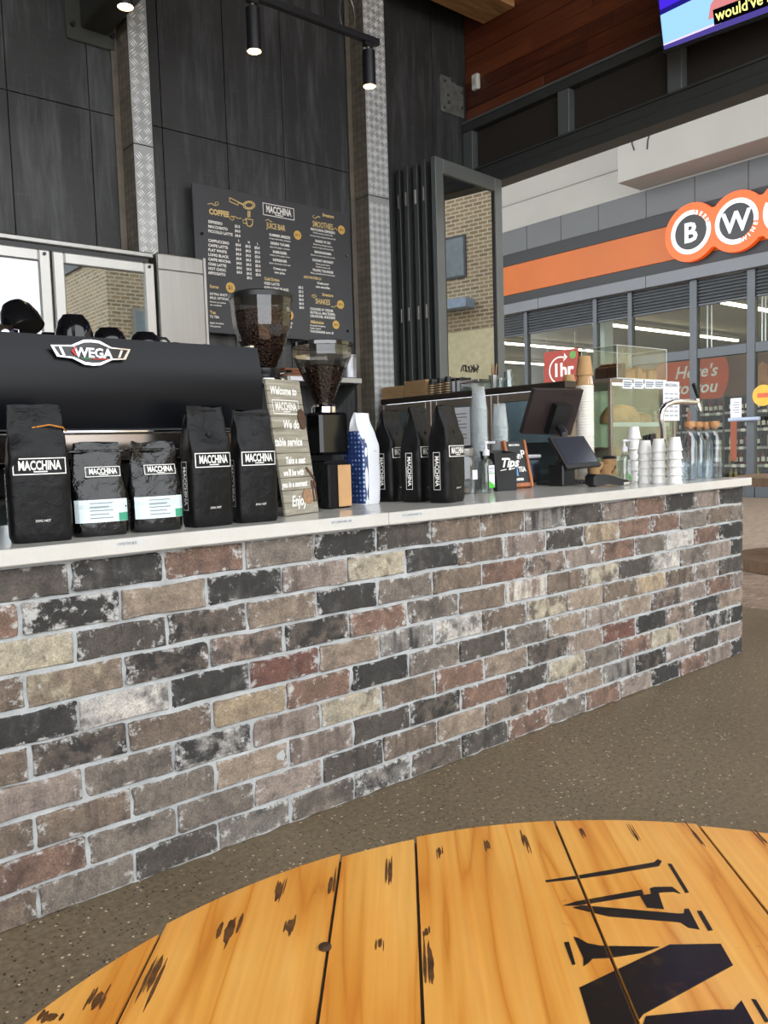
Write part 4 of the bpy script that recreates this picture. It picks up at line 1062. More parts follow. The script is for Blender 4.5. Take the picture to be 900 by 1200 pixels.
# ---- glass jar and pump bottles
def at(x, y): p = pZ(x, y, .9); return (p.x, p.y, ZT)
t = thing('glass_jar', 'clear glass jar with a steel lid and a few coins beside the black bags', 'jar', (-1.545, .44, ZT))
MB().lathe([(.043, 0), (.045, .004), (.045, .135), (.036, .15), (.036, .158)], 24, cap=False).lathe([(.043, 0), (.02, .003)], 24).build('jar', glass_c, t, True)
MB().lathe([(.039, 0), (.041, .004), (.041, .032), (.036, .036)], 24, (0, 0, .158)).build('lid', steel, t, True)
for k in range(9): MB().lathe([(.009, 0), (.0095, .002)], 10, (.02*math.cos(k*2.1)*(.4+.1*(k % 4)), .02*math.sin(k*2.1)*(.4+.1*(k % 4)), .005+.0021*k)).build('coin', P('coin_gold', (186, 150, 84), .35, .7), t)
MB().bbox((-.002, -.0475, .06), (.028, -.0455, .10), .0005).build('tag', paper, t)
def sanitiser(loc, label, s=1.0):
    t = thing('sanitiser_bottle', label, 'bottle', loc, R_(20))
    gel = clear('clear_gel', (238, 244, 242), .12, .03)
    w, d, h = .036*s, .022*s, .135*s
    mb = MB()
    for z, k in ((0, .95), (.006*s, 1), (h*.86, 1), (h*.97, .72), (h, .35), (h+.012*s, .33)):
        for i in range(20):
            a = 2*PI*i/20; c, q = math.cos(a), math.sin(a); mb.v.append((w*k*math.copysign(abs(c)**.6, c), d*k*math.copysign(abs(q)**.6, q), z))
    for j in range(5):
        for i in range(20): l = (i+1) % 20; mb.f.append((j*20+i, j*20+l, j*20+20+l, j*20+20+i))
    mb.f += [tuple(reversed(range(20))), tuple(range(100, 120))]; mb.build('bottle', gel, t, True)
    MB().bbox((-w*.82, -d-.0012, h*.14), (w*.82, -d-.0004, h*.80), .0003).build('label', paper, t)
    MB().prism([(-w*.82, h*.14), (w*.82, h*.14), (w*.82, h*.20), (-w*.82, h*.36)], .0, .0004, face_mY(0, -d-.0014, 0)).build('green_wave', P('label_green', (86, 196, 70), .5), t)
    MB().box((-w*.75, -d-.0017, h*.55), (w*.7, -d-.0013, h*.575)).build('green_line', P('label_green', (86, 196, 70), .5), t)
    mb = MB(); txt(mb, 'SANITISER', .011*s, face_mY(-w*.75, -d-.0015, h*.68)); txt(mb, 'hand gel', .009*s, face_mY(-w*.75, -d-.0015, h*.60)); mb.build('print', grey_print, t)
    mb = MB().lathe([(.014*s, 0), (.014*s, .02*s), (.008*s, .024*s), (.005*s, .026*s), (.005*s, .046*s), (.012*s, .047*s), (.012*s, .056*s)], 14, (0, 0, h+.012*s))
    mb.box((-.004*s, -.038*s, h+.058*s), (.004*s, .004*s, h+.067*s)); mb.build('pump', paper, t)
sanitiser((-1.455, .40, ZT), 'clear pump bottle with a green label between the jar and the tip box', 1.08)
sanitiser((-.60, .29, ZT), 'clear pump bottle with a green label beside the white cups', 1.03)
# ---- tip box
c = at(582, 575)
t = thing('tip_box', 'black open box lettered Tips in white', 'box', (-1.30, .455, ZT), R_(-14))
mb = MB(); A = [(-.05, -.045), (.05, -.045), (.05, .045), (-.05, .045)]; B = [(-.064, -.06), (.06, -.055), (.06, .055), (-.064, .055)]
hh = .165; th = .004
def sub(q, k): return [(x*(1-k/abs(x)), y*(1-k/abs(y))) for x, y in q]
vs = [(*p, 0) for p in A]+[(x-.012, y, hh+(.012 if y > 0 else 0)) for x, y in B]+[(x-.012, y, hh+(.012 if y > 0 else 0)) for x, y in sub(B, th)]+[(*p, .006) for p in sub(A, th)]
fs = [(3, 2, 1, 0)]+[(i, (i+1) % 4, 4+(i+1) % 4, 4+i) for i in range(4)]+[(4+i, 4+(i+1) % 4, 8+(i+1) % 4, 8+i) for i in range(4)]+[(8+i, 8+(i+1) % 4, 12+(i+1) % 4, 12+i) for i in range(4)]+[(12, 13, 14, 15)]
MB().add(vs, fs).build('box', P('black_card', (26, 27, 29), .45), t)
mb = MB(); txt(mb, 'Tips', .055, face_mY(-.040, 0, .105), shear=.2, off=.002)
for p, q in (((-.04, .088), (-.008, .096)), ((.012, .092), (.036, .10))): mb.add([(p[0], 0, p[1]), (q[0], 0, p[1]+.004), (q[0], 0, q[1]), (p[0], 0, q[1]-.004)], [(0, 1, 2, 3)])
mb.v = [(x, -.0465-.0125*z/.165*1.0-.0012, z) for x, y, z in mb.v]; mb.build('lettering', white_paint, t)
# ---- small wood framed A-board
oak = P('oiled_oak', (158, 92, 50), .5, 0, .25, 6, stretch=(8, 8, 1))
chalk = P('chalkboard', (30, 32, 34), .6, 0, .1)
t = thing('counter_board', 'small black notice board in a wooden side frame beside the tip box', 'sign', (-1.165, .455, ZT+.004), R_(-2)); t.rotation_euler = (R_(-14), 0, R_(-8))
for x in (-.066, .054): MB().bbox((x, -.012, 0), (x+.014, .014, .222), .002).build('side_rail', oak, t)
MB().bbox((-.066, .0145, .0), (.068, .045, .012), .002).build('foot', oak, t)
MB().bbox((-.0515, -.003, .004), (.0535, .005, .218), .001).build('board', chalk, t)
MB().bbox((-.0515, -.007, .004), (.0535, -.0032, .022), .001).build('bottom_rail', oak, t)
mb = MB(); txt(mb, 'MACCHINA', .012, face_mY(0, -.0036, .196), align='CENTER', off=.0004)
txt(mb, 'Don', .046, face_mY(-.042, -.0036, .135), shear=.2, off=.0014, sx=.8); txt(mb, 'P', .05, face_mY(.028, -.0036, .14), off=.001); txt(mb, "TEA", .032, face_mY(.0, -.0036, .075), off=.001, sx=.75)
txt(mb, 'BLENDED', .015, face_mY(-.044, -.0036, .034), off=.001); mb.build('lettering', white_paint, t)['kind'] = 'stuff'
mb = MB(); mb.box((-.034, -.0042, .055), (-.022, -.0033, .118)); mb.box((-.016, -.0042, .055), (-.006, -.0033, .118)); mb.build('blue_print', P('print_blue', (96, 150, 210), .5), t)
# ---- stacks of cups (every stack is a thing, every cup in it a part)
def cup_profile(rt, rb, h, th=.0012): return [(rb*.9, 0), (rb, .001), (rt, h-.006), (rt+.0028, h-.005), (rt+.0028, h), (rt-th, h), (rb-th, .003), (.001, .003)]
def m_cupplastic():
    m, nt, out = newmat('stacked_clear_cup'); v = coords(nt, 'Object'); n = noise_tex(nt, v, 20, 2)
    t_ = nd(nt, 'BsdfTransparent'); t_.inputs[0].default_value = (.96, .97, .97, 1)
    b = nd(nt, 'BsdfPrincipled'); b.inputs['Base Color'].default_value = (.8, .82, .83, 1); b.inputs['Roughness'].default_value = .12
    f = nd(nt, 'MapRange', in_0=nd(nt, 'LayerWeight', in_Blend=.3).outputs['Facing'], in_3=.10, in_4=.5).outputs[0]
    f = nd(nt, 'Math', operation='MULTIPLY', in_0=f, in_1=nd(nt, 'MapRange', in_0=n, in_3=.8, in_4=1.2).outputs[0]).outputs[0]
    mx = nd(nt, 'MixShader', in_0=f, in_1=t_.outputs[0], in_2=b.outputs[0]); nt.links.new(mx.outputs[0], out.inputs[0]); return m
cup_clear = m_cupplastic()
def stack(name, label, loc, n, step, rt, rb, h, mat, lid=None, inv=False, part='cup', grp='cup stacks on the counter', seg=18, jit=.0008, flange=0.0):
    t = thing(name, label, 'cups', loc, 0, grp)
    pr = cup_profile(rt, rb, h)
    if inv: pr = [(r, h-z) for r, z in reversed(pr)]
    pr = [(r+flange if abs(r-rt-.0028) < 1e-6 else r, z) for r, z in pr]
    me = MB().lathe(pr, seg, cap=False).mesh(part); me.materials.append(mat); me.polygons.foreach_set('use_smooth', [True]*len(me.polygons)); me.set_sharp_from_angle(angle=R_(35))
    for k in range(n):
        o = bpy.data.objects.new(part, me); COL.objects.link(o); o.parent = t
        o.location = (random.uniform(-jit, jit), random.uniform(-jit, jit), k*step); o.rotation_euler = (0, 0, k*.7)
    return t
p1 = pY(562.5, 540, .62); p2 = pY(586.5, 540, .60)
def hgt(x, y, p, yy): return pY(x, y, yy).z-ZT
H1 = hgt(562, 453, p1, .62); H2 = hgt(586, 473, p2, .60)
stack('cup_stack', 'tall stack of clear plastic cups behind the tip box', (p1.x, .62, ZT), 26, (H1-.11)/25, .038, .028, .11, cup_clear, inv=True, flange=.003)
stack('cup_stack', 'shorter stack of clear plastic cups behind the little wooden board', (p2.x, .60, ZT), 20, (H2-.11)/19, .038, .028, .11, cup_clear, inv=True, flange=.003)
# paper cups: white rims stacked, kraft cups at the top
pc = pY(686, 540, .60); HP = hgt(686, 418, pc, .60)
white_cup = P('white_paper_cup', (232, 226, 216), .6, 0, .03)
t = stack('cup_stack', 'very tall stack of paper cups behind the till screen', (pc.x, .60, ZT), 34, (HP-.16)/33, .0445, .032, .10, white_cup, inv=True)
for k in range(2):
    MB().lathe([(r, .10-z) for r, z in reversed(cup_profile(.043, .031, .10))], 20, (0, 0, HP-.16+.012+k*.05), cap=False).build('kraft_cup', kraft, t, True)
p3 = pX(667, 455, -.22)
# ---- till: screen, customer display, stand
t = thing('till', 'black till with a tilted screen and a smaller customer display on the counter', 'till', (-1.0, .5, ZT))
o0 = Vector((-1.0, .5, ZT))
A = [pY(612, 508.5, .60), pY(669, 510, .60), pY(684, 457, .50), pY(627, 456.5, .50)]
brown_blk = P('till_casing', (44, 34, 34), .4, 0, .06)
mb = MB(); quad_slab(mb, [p-o0 for p in A], .022); mb.build('screen', brown_blk, t)
nrm = (A[1]-A[0]).cross(A[3]-A[0]).normalized()
def on(u, v, k=0): return A[0]+(A[1]-A[0])*u+(A[3]-A[0])*v+nrm*k-o0
mb = MB(); quad_slab(mb, [on(.58, .935, .001), on(.86, .935, .001), on(.86, .965, .001), on(.58, .965, .001)], .0008); mb.build('vent', black_pl, t)
mb = MB(); quad_slab(mb, [on(.42, .06, .03), on(.74, .06, .03), on(.74, .74, .03), on(.42, .74, .03)], .029); mb.build('mount', black_pl, t)
bs = pZ(650, 566, .9)
base = Vector((-.93, .52, 0))
neck_top = on(.58, .25, .03)
MB().tube([neck_top, neck_top+Vector((0, -.03, -.03)), Vector((neck_top.x, neck_top.y-.03, .16)), Vector((neck_top.x, neck_top.y-.03, .02))], .02, 10).build('stand_post', black_pl, t)
MB().bbox((neck_top.x-.10, neck_top.y-.12, 0), (neck_top.x+.10, neck_top.y+.07, .018), .005).build('stand_foot', black_pl, t)
Bq = [pY(665, 549, .36), pY(705, 545, .36), pY(684, 511, .47), pY(644, 512, .47)]
mb = MB(); quad_slab(mb, [p-o0 for p in Bq], .016); mb.build('customer_display', black_pl, t)
nb_ = (Bq[1]-Bq[0]).cross(Bq[3]-Bq[0]).normalized()
def onb(u, v, k=0): return Bq[0]+(Bq[1]-Bq[0])*u+(Bq[3]-Bq[0])*v+nb_*k-o0
mb = MB(); quad_slab(mb, [onb(.06, .12, .0012), onb(.95, .12, .0012), onb(.95, .94, .0012), onb(.06, .94, .0012)], .001); mb.build('display_glass', P('display_slate', (38, 42, 56), .12), t)
mb = MB(); q0 = onb(.25, .5, -.016); mb.tube([q0, q0+Vector((-.01, .03, -.05)), Vector((q0.x-.02, q0.y+.02, .015))], .018, 8); mb.build('display_arm', black_pl, t)
cs = at(646, 569)
MB().bbox((q0.x-.075, q0.y-.045, 0), (q0.x+.02, q0.y+.045, .10), .006).build('printer', black_pl, t)
mb = MB(); mb.tube([(q0.x+.02, q0.y-.02, .03), (q0.x+.05, q0.y-.05, .012), (q0.x+.09, q0.y-.03, .008), (q0.x+.12, q0.y-.05, .008)], .004, 6); mb.tube([(q0.x+.02, q0.y, .04), (q0.x+.06, q0.y-.02, .02), (q0.x+.10, q0.y, .008)], .004, 6); mb.build('cable', black_pl, t)
# ---- loose takeaway cups
def kcup(loc, label, h=.11, lid=False, rt=.041):
    t = thing('takeaway_cup', label, 'cup', loc); MB().lathe(cup_profile(rt, .029, h), 20, cap=False).lathe([(.026, .002), (.001, .0025)], 20, cap=False).build('cup', kraft, t, True)
    mb = MB(); 
    for k in range(3): mb.box((-.008+.006*k, -.0375, h*.45+.006*k), (-.004+.006*k, -.0362, h*.62+.004*k))
    mb.build('print', P('cup_print_brown', (84, 56, 36), .6), t)
    if lid: MB().lathe([(rt+.003, 0), (rt+.004, .008), (rt-.002, .014), (rt-.008, .016), (rt-.012, .016)], 20, (0, 0, h+.0005)).build('lid', black_pl, t, True)
q1 = pY(714, 560, .56)
kcup((q1.x, .56, ZT), 'kraft takeaway cup with a black lid behind the card reader', .11, True, .036)
kcup((-.60, .46, ZT), 'kraft takeaway cup standing behind the customer display', .10)
kcup((-.49, .47, ZT), 'kraft takeaway cup between the paper cup stack and the pump bottle', .085)
# ---- card reader
t = thing('card_reader', 'black and silver card payment reader lying on the worktop', 'card reader', (-.865, .205, ZT), R_(-20))
vs = []
for x, z, w in ((-.095, .045, .034), (-.08, .058, .038), (-.02, .052, .040), (.06, .030, .038), (.092, .024, .035)): vs += [(x, -w, z), (x, w, z)]
for x, z, w in ((-.095, .012, .032), (-.07, .0, .036), (-.02, .012, .038), (.06, .002, .036), (.092, .003, .034)): vs += [(x, -w, z), (x, w, z)]
fs = []
for k in range(4): fs += [(2*k, 2*k+1, 2*k+3, 2*k+2), (10+2*k+1, 10+2*k, 10+2*k+2, 10+2*k+3), (2*k, 2*k+2, 12+2*k, 10+2*k), (2*k+3, 2*k+1, 11+2*k, 13+2*k)]
fs += [(0, 10, 11, 1), (8, 9, 19, 18)]
MB().add(vs, fs).build('body', black_pl, t)
MB().add([(-.012, -.032, .0515), (.04, -.03, .0385), (.04, .03, .0385), (-.012, .032, .0515), (-.012, -.032, .0535), (.04, -.03, .0405), (.04, .03, .0405), (-.012, .032, .0535)], [(3,2,1,0),(4,5,6,7),(0,1,5,4),(1,2,6,5),(2,3,7,6),(3,0,4,7)]).build('screen', P('reader_screen', (130, 130, 120), .2), t)
mb = MB()
for i in range(3):
    for j in range(3): x = .05+i*.013; z = .0345-.0037*(i*1.0)+.0005; mb.box((x-.004, -.022+j*.016, z-.004), (x+.004, -.01+j*.016, z+.0025))
mb.build('keypad', steel, t)
MB().bbox((.060, -.0385, .003), (.095, .0385, .020), .004).build('bumper', chrome, t)
# ---- stacks of white tubs
tubm = P('white_tub', (234, 232, 228), .35, 0, .03)
def tubs(xp, yy, n, ytop, label, extra=None):
    p = pY(xp, 560, yy); h = .062; H = pY(xp, ytop, yy).z-ZT; step = (H-h)/(n-1)
    t = stack('tub_stack', label, (p.x, yy, ZT), n, step, .034, .025, h, tubm, inv=True, part='tub', grp='stacked white tubs', seg=12, jit=.0004)
tubs(743, .345, 5, 500, 'stack of white plastic tubs touching the pump bottle')
tubs(756, .195, 5, 516, 'stack of white plastic tubs between the other tub stacks')
tubs(772, .115, 5, 514, 'stack of white plastic tubs in front of the chrome tap')
tubs(790.5, .035, 5, 512, 'stack of white plastic tubs beside the corked bottles')
# ---- corked water bottles
water = clear('water_bottle_glass', (226, 236, 242), .16, .02, .5)
cork = P('cork', (190, 138, 92), .85, 0, .25, 60, .3, 90)
def wbottle(loc, label):
    t = thing('water_bottle', label, 'bottle', loc, R_(12), 'corked water bottles')
    mb = MB(); s = .036; sec = [(0, s*.93), (.006, s), (.185, s), (.215, s*.62), (.225, .019), (.248, .018), (.252, .021), (.258, .021)]
    for z, r in sec:
        for i in range(16):
            a = 2*PI*i/16+PI/16; c, q = math.cos(a), math.sin(a); e = .45 if r > .03 else 1.0
            mb.v.append((r*math.copysign(abs(c)**e, c), r*math.copysign(abs(q)**e, q), z))
    for j in range(len(sec)-1):
        for i in range(16): l = (i+1) % 16; mb.f.append((j*16+i, j*16+l, j*16+16+l, j*16+16+i))
    mb.f += [tuple(reversed(range(16)))]; mb.build('glass', water, t, True)
    MB().lathe([(.016, -.012), (.0205, .0), (.026, .006), (.026, .028), (.024, .03)], 16, (0, 0, .2585)).build('cork', cork, t, True)
for (x, y), lb in zip([(pY(xp, 540, yy_).x, yy_) for xp, yy_ in ((808, .135), (818, .20), (826.5, .235), (836.5, .12))], ('corked clear water bottle beside the white tubs', 'corked clear water bottle between two bottles behind the tubs', 'corked clear water bottle behind the others near the worktop end', 'corked clear water bottle at the very end of the worktop')): wbottle((x, y, ZT), lb)
# ---- chrome tap with black lever
yy = .47
def T3(x, y, d=0): return pY(x, y, yy+d)
b0 = T3(777, 520)
t = thing('drinks_tap', 'chrome swan neck tap with a black lever on the counter', 'tap', (b0.x, yy, ZT)); o0 = Vector(t.location)
MB().lathe([(.035, 0), (.035, .012), (.022, .02), (.020, .10)], 20).build('base', chrome, t, True)
pts = [Vector((0, 0, .10))+o0]+[T3(x, y) for x, y in ((777, 503), (774.5, 490), (775.5, 481), (780, 475), (788, 471.5), (797, 470.5), (806, 471), (815, 471.5))]
MB().tube([p-o0 for p in pts], .0155, 12).build('neck', chrome, t, True)
a = T3(800, 470.5)-o0; b = T3(817, 471.5)-o0
MB().tube([a, (a+b)/2, b], [.016, .018, .016], 12).build('valve_body', chrome, t, True)
MB().tube([b+Vector((0, 0, .02)), b, b+Vector((.004, -.01, -.03)), b+Vector((.006, -.014, -.05))], [.014, .016, .013, .010], 10).build('spout', chrome, t, True)
l0 = T3(818, 466)-o0; l1 = T3(812.5, 450)-o0
MB().tube([b, l0], .006, 8).build('lever_stem', chrome, t); MB().tube([l0, l1], [.009, .011], 10).build('lever', black_pl, t, True)
# black utensil caddy by the tap
t = thing('cutlery_caddy', 'black plastic caddy with compartments around the tap foot', 'caddy', (pY(767, 530, .36).x, .36, ZT))
for k, (x0, x1, h) in enumerate(((-.075, -.022, .235), (-.018, .022, .20), (.026, .07, .205))):
    mb = MB().bbox((x0, -.03, 0), (x1, .03, h-.03), .004); mb.build('bin', black_pl, t)
    for j in range(3): MB().bbox((x0+.004, -.026+.019*j, h-.0295), (x1-.004, -.012+.019*j, h-.004*j), .002).build('lid_stack', black_pl, t)

# ================================================================ RETURN FRIDGE AND DISPLAY CABINET
FX, FZ = -.30, 1.445
t = thing('bar_fridge', 'steel framed bar fridge with glass doors standing before the folded doors', 'fridge', (FX, 1.66, .001))
FL = .80
br_st = P('warm_steel', (142, 130, 118), .36, .55, .08, 20)
MB().bbox((.001, -FL, 0), (.235, FL, .08), .004).build('plinth', black_pl, t)
MB().bbox((.205, -FL, .081), (.235, FL, FZ-.041), .003).build('back', P('pale_liner', (196, 200, 200), .5), t)
MB().box((.012, -FL+.03, FZ-.06), (.03, FL-.03, FZ-.045)).build('light_strip', emis('fridge_fill_glow', (232, 244, 255), 5.0), t)  # unseen glowing strip, added to brighten the dark fridge interior
for y in (-FL, FL-.025): MB().bbox((.001, y, .081), (.2045, y+.025, FZ-.041), .003).build('side', br_st, t)
MB().bbox((-.012, -FL-.004, FZ-.04), (.235, FL+.004, FZ), .004).build('top', P('top_dark', (66, 58, 52), .35, .5), t)
fr_gl = clear('fridge_glass', (206, 220, 224), .14, .02, .3)
dY = (2*FL)/3
for k in range(3):
    y0 = -FL+dY*k+.003; y1 = y0+dY-.006; z0, z1 = .085, FZ-.044; s = .05
    d = MB().bbox((-.03, y0, z0), (.0, y0+s, z1), .004).bbox((-.03, y1-s, z0), (.0, y1, z1), .004).bbox((-.03, y0+s, z1-s), (0, y1-s, z1), .004).bbox((-.03, y0+s, z0), (0, y1-s, z0+s), .004).build('door', br_st, t)
    MB().box((-.018, y0+s+.001, z0+s+.001), (-.010, y1-s-.001, z1-s-.001)).build('pane', fr_gl, d)
    MB().bbox((-.045, y0+.012, .7), (-.031, y0+.024, 1.1), .003).build('handle', steel_dark, d)
for z in (.4, .75, 1.1): MB().box((.01, -FL+.03, z), (.2, FL-.03, z+.008)).build('shelf', steel_dark, t)
a = pX(522, 479, FX-.033); b = pX(551, 522, FX-.033)
n_ = thing('notice', 'white printed sheet taped to the bar fridge door', 'notice', (FX-.0312, (a.y+b.y)/2, b.z)); w = (a.y-b.y)/2; h = a.z-b.z
MB().box((-.0012, -w, 0), (0, w, h)).build('sheet', paper, n_)
mb = MB()
for k in range(9): mb.box((-.0019, -w*(.75 if k % 3 else .3), h*(.1+.09*k)), (-.0013, w*.75, h*(.1+.09*k)+.006))
mb.build('print', grey_print, n_)
# things on top of the bar fridge
TZ = FZ+.0015; TX = -.19
def tp(x): return pX(x, 455, TX).y
card = P('brown_card', (196, 160, 116), .75, 0, .1, 10)
for k, (xa, xb, ytop, nlay, lb) in enumerate(((455, 481, 453, 9, 'low stack of brown card trays on the bar fridge by the plate column'), (482, 508, 446, 12, 'taller stack of brown card trays on the bar fridge'))):
    y0, y1 = tp(xa), tp(xb); H = pX((xa+xb)/2, ytop, TX).z-TZ
    t = thing('card_trays', lb, 'trays', (TX, (y0+y1)/2, TZ)); w = abs(y0-y1)/2-.004; st = H/nlay
    for q in range(nlay): j = random.uniform(-.004, .004); MB().bbox((-.07+j, -w+j, st*q+.0003), (.07+j, w+j, st*(q+.72)), .001).build('tray', card, t)
for k in range(5):
    xa = 512+k*4.6; y = tp(xa); H = pX(xa, 444-k*.8, TX).z-TZ
    t = thing('cup_sleeve_stack', 'nested stack of black cup sleeves with tan rims on the bar fridge', 'sleeves', (TX-.04+.075*(k % 2), y, TZ), 0, 'black cup sleeves')
    n = 5; st = (H-.05)/(n-1)
    for q in range(n):
        MB().lathe([(.030, 0), (.022, .045)], 14, (0, 0, st*q), cap=False).build('sleeve', black_pl, t, True)
        MB().lathe([(.031, 0), (.0305, .006)], 14, (0, 0, st*q-.000+.001), cap=False).build('rim', card, t, True)
y = tp(540); t = thing('napkin_holder', 'black napkin holder on the bar fridge', 'holder', (TX, y, TZ)); H = pX(540, 443, TX).z-TZ
MB().bbox((-.05, -.05, 0), (.05, .05, .008), .002).build('base', black_pl, t)
for s in (-.045, .0, .045): MB().bbox((-.05, s-.004, .0085), (.05, s+.004, H), .002).build('divider', black_gl, t)
for s in (-.022, .022): MB().bbox((-.045, s-.014, .009), (.045, s+.014, H*.8), .002).build('napkins', paper, t)
ya, yb = tp(550), tp(572); t = thing('lid_tray', 'clear plastic tray of cup lids on the bar fridge', 'tray', (TX, (ya+yb)/2, TZ)); w = abs(ya-yb)/2-.004; H = pX(556, 446, TX).z-TZ
MB().bbox((-.08, -w, 0), (.08, w, .006), .002).build('bottom', plastic_c, t)
for y in (-w, w-.004): MB().box((-.08, y, .0062), (.08, y+.004, H*.7)).build('wall', plastic_c, t)
for x in (-.08, .076): MB().box((x, -w+.0042, .0062), (x+.004, w-.0042, H*.7)).build('wall', plastic_c, t)
MB().bbox((-.088, -w-.006, H*.72), (.088, w+.006, H), .004).build('lid', clear('grey_lid', (150, 150, 152), .2, .1), t)
def glass(y, x, label, r=.032, h=.09, inv=False, base=TZ):
    t = thing('drinking_glass', label, 'glass', (x, y, base), 0)
    pr = [(r*.85, 0), (r*.87, .004), (r, h), (r-.0025, h), (r*.80, .010), (.001, .009)]
    if inv: pr = [(q, h-z) for q, z in reversed(pr)]
    MB().lathe(pr, 20, cap=False).build('glass', glass_c, t, True); return t
glass(tp(583), -.22, 'clear glass holding wooden stirrers on the bar fridge', .034, .085)
g_y = tp(583); t = thing('stirrers', 'bundle of wooden stirrers and straws standing in a glass', 'stirrers', (-.22, g_y, TZ+.012))
for k in range(9):
    a = k*.7; d_ = Vector((.014*math.cos(a), .014*math.sin(a), 0)); MB().tube([d_*.5, d_*1.3+Vector((0, 0, .12+.012*(k % 3)))], .0022, 5).build('stirrer', (kraft if k % 3 else black_pl), t)
glass(tp(597), -.20, 'upturned clear glass by the stirrers on the bar fridge', .033, .06, True)
t2 = glass(tp(597), -.20, 'upturned clear glass stacked on another by the stirrers', .031, .05, True, TZ+.061)
glass(tp(577), -.12, 'upturned clear glass beside the lid tray, behind the stirrers', .032, .075, True)
glass(tp(589), -.12, 'upturned clear glass behind the stirrers, away from the lid tray', .032, .075, True)
t = stack('cup_stack', 'short stack of kraft cups on the near end of the bar fridge', (TX, tp(667), TZ), 2, .006, .034, .028, .036, kraft, inv=True)
t = thing('storage_tub', 'blue tinted plastic tub with a white lid behind the little wooden board', 'tub', (pY(619, 540, .67).x, .67, ZT))
MB().bbox((-.06, -.03, 0), (.06, .03, .13), .01).build('tub', clear('blue_tub', (150, 176, 204), .15, .1), t); MB().bbox((-.064, -.034, .1305), (.064, .034, .148), .005).build('lid', paper, t)

# ---- glass display cabinet with acrylic case
CX0, CX1, CY0, CY1, CZ = .035, .735, .80, 1.28, 1.465
t = thing('display_cabinet', 'glass food display cabinet at the end of the counter', 'cabinet', ((CX0+CX1)/2, (CY0+CY1)/2, .001)); w = (CX1-CX0)/2; d = (CY1-CY0)/2
MB().bbox((-w, -d, 0), (w, d, .62), .006).build('base', steel_dark, t)
for sx_ in (-1, 1):
    for sy_ in (-1, 1): MB().bbox((sx_*w-(.022 if sx_ > 0 else 0), sy_*d-(.022 if sy_ > 0 else 0), .6205), (sx_*w+(0 if sx_ > 0 else .022), sy_*d+(0 if sy_ > 0 else .022), CZ-.026), .003).build('post', br_st, t)
MB().bbox((-w, -d, CZ-.025), (w, d, CZ), .004).build('top', br_st, t)
cab_gl = clear('cabinet_glass', (236, 244, 240), .06, .01, .3)
MB().box((-w+.023, -d+.004, .621), (w-.023, -d+.009, CZ-.026)).build('front_glass', cab_gl, t)
MB().box((-w+.004, -d+.023, .621), (-w+.009, d-.023, CZ-.026)).build('side_glass', cab_gl, t)
MB().box((w-.009, -d+.023, .621), (w-.004, d-.023, CZ-.026)).build('side_glass', cab_gl, t)
MB().box((-w+.023, d-.012, .621), (w-.023, d-.004, CZ-.026)).build('back_door', clear('back_door', (226, 234, 228), .06, .1), t)
sh = []
for z in (.78, 1.0, 1.20): MB().box((-w+.024, -d+.03, z), (w-.024, d-.03, z+.008)).build('shelf', plastic_c, t)
for z in (1.0, 1.20): MB().bbox((-w+.03, -d+.024, z-.014), (w-.03, -d+.030, z+.012), .002).build('shelf_trim', paper, t)
cab_led = emis('cabinet_led', (255, 246, 226), 9.0)
MB().box((-w+.03, -d+.012, CZ-.036), (w-.03, -d+.024, CZ-.027)).build('light_strip', cab_led, t)
crust = P('bread_crust', (166, 116, 66), .7, 0, .35, 18, .6, 30); choc = P('choc_cake', (74, 44, 28), .6, 0, .3, 30, .5, 60)
cx, cy = (CX0+CX1)/2, (CY0+CY1)/2
def loaf(loc, sx_, sy_, sz_, label, m, seed):
    mb = MB(); N, K = 24, 12
    for j in range(K+1):
        a = PI/2*j/K
        for i in range(N):
            b = 2*PI*i/N; v = Vector((sx_*math.cos(a)**.6*math.cos(b), sy_*math.cos(a)**.6*math.sin(b), sz_*math.sin(a)))
            mb.v.append(v*(1+.06*noise.noise(v*30+Vector((seed, 0, 0)))))
    for j in range(K):
        for i in range(N): l = (i+1) % N; mb.f.append((j*N+i, j*N+l, j*N+N+l, j*N+N+i))
    mb.f.append(tuple(reversed(range(N)))); t = thing('bread_loaf', label, 'bread', loc)
    mb.build('crust', m, t, True); MB().prism(circle(min(sx_, sy_)*.3, 14), sz_*.97, sz_*1.02).build('flour_patch', P('flour', (214, 196, 160), .9), t)
pl = pY(743, 505, CY0+.16)
loaf((min(pl.x, CX1-.36), CY0+.17, 1.210), .16, .10, .115, 'big seeded loaf inside the display cabinet', crust, 1)
loaf((CX1-.11, CY0+.19, 1.21), .07, .08, .07, 'small round bun inside the display cabinet', crust, 2)
for k in range(3): loaf((CX0+.13+.2*k, CY0+.2, 1.010), .075, .085, .06, ('round cake on the lower cabinet shelf nearest the till', 'round cake in the middle of the lower cabinet shelf', 'round cake on the lower cabinet shelf nearest the opening')[k], choc if k != 1 else crust, 3+k)
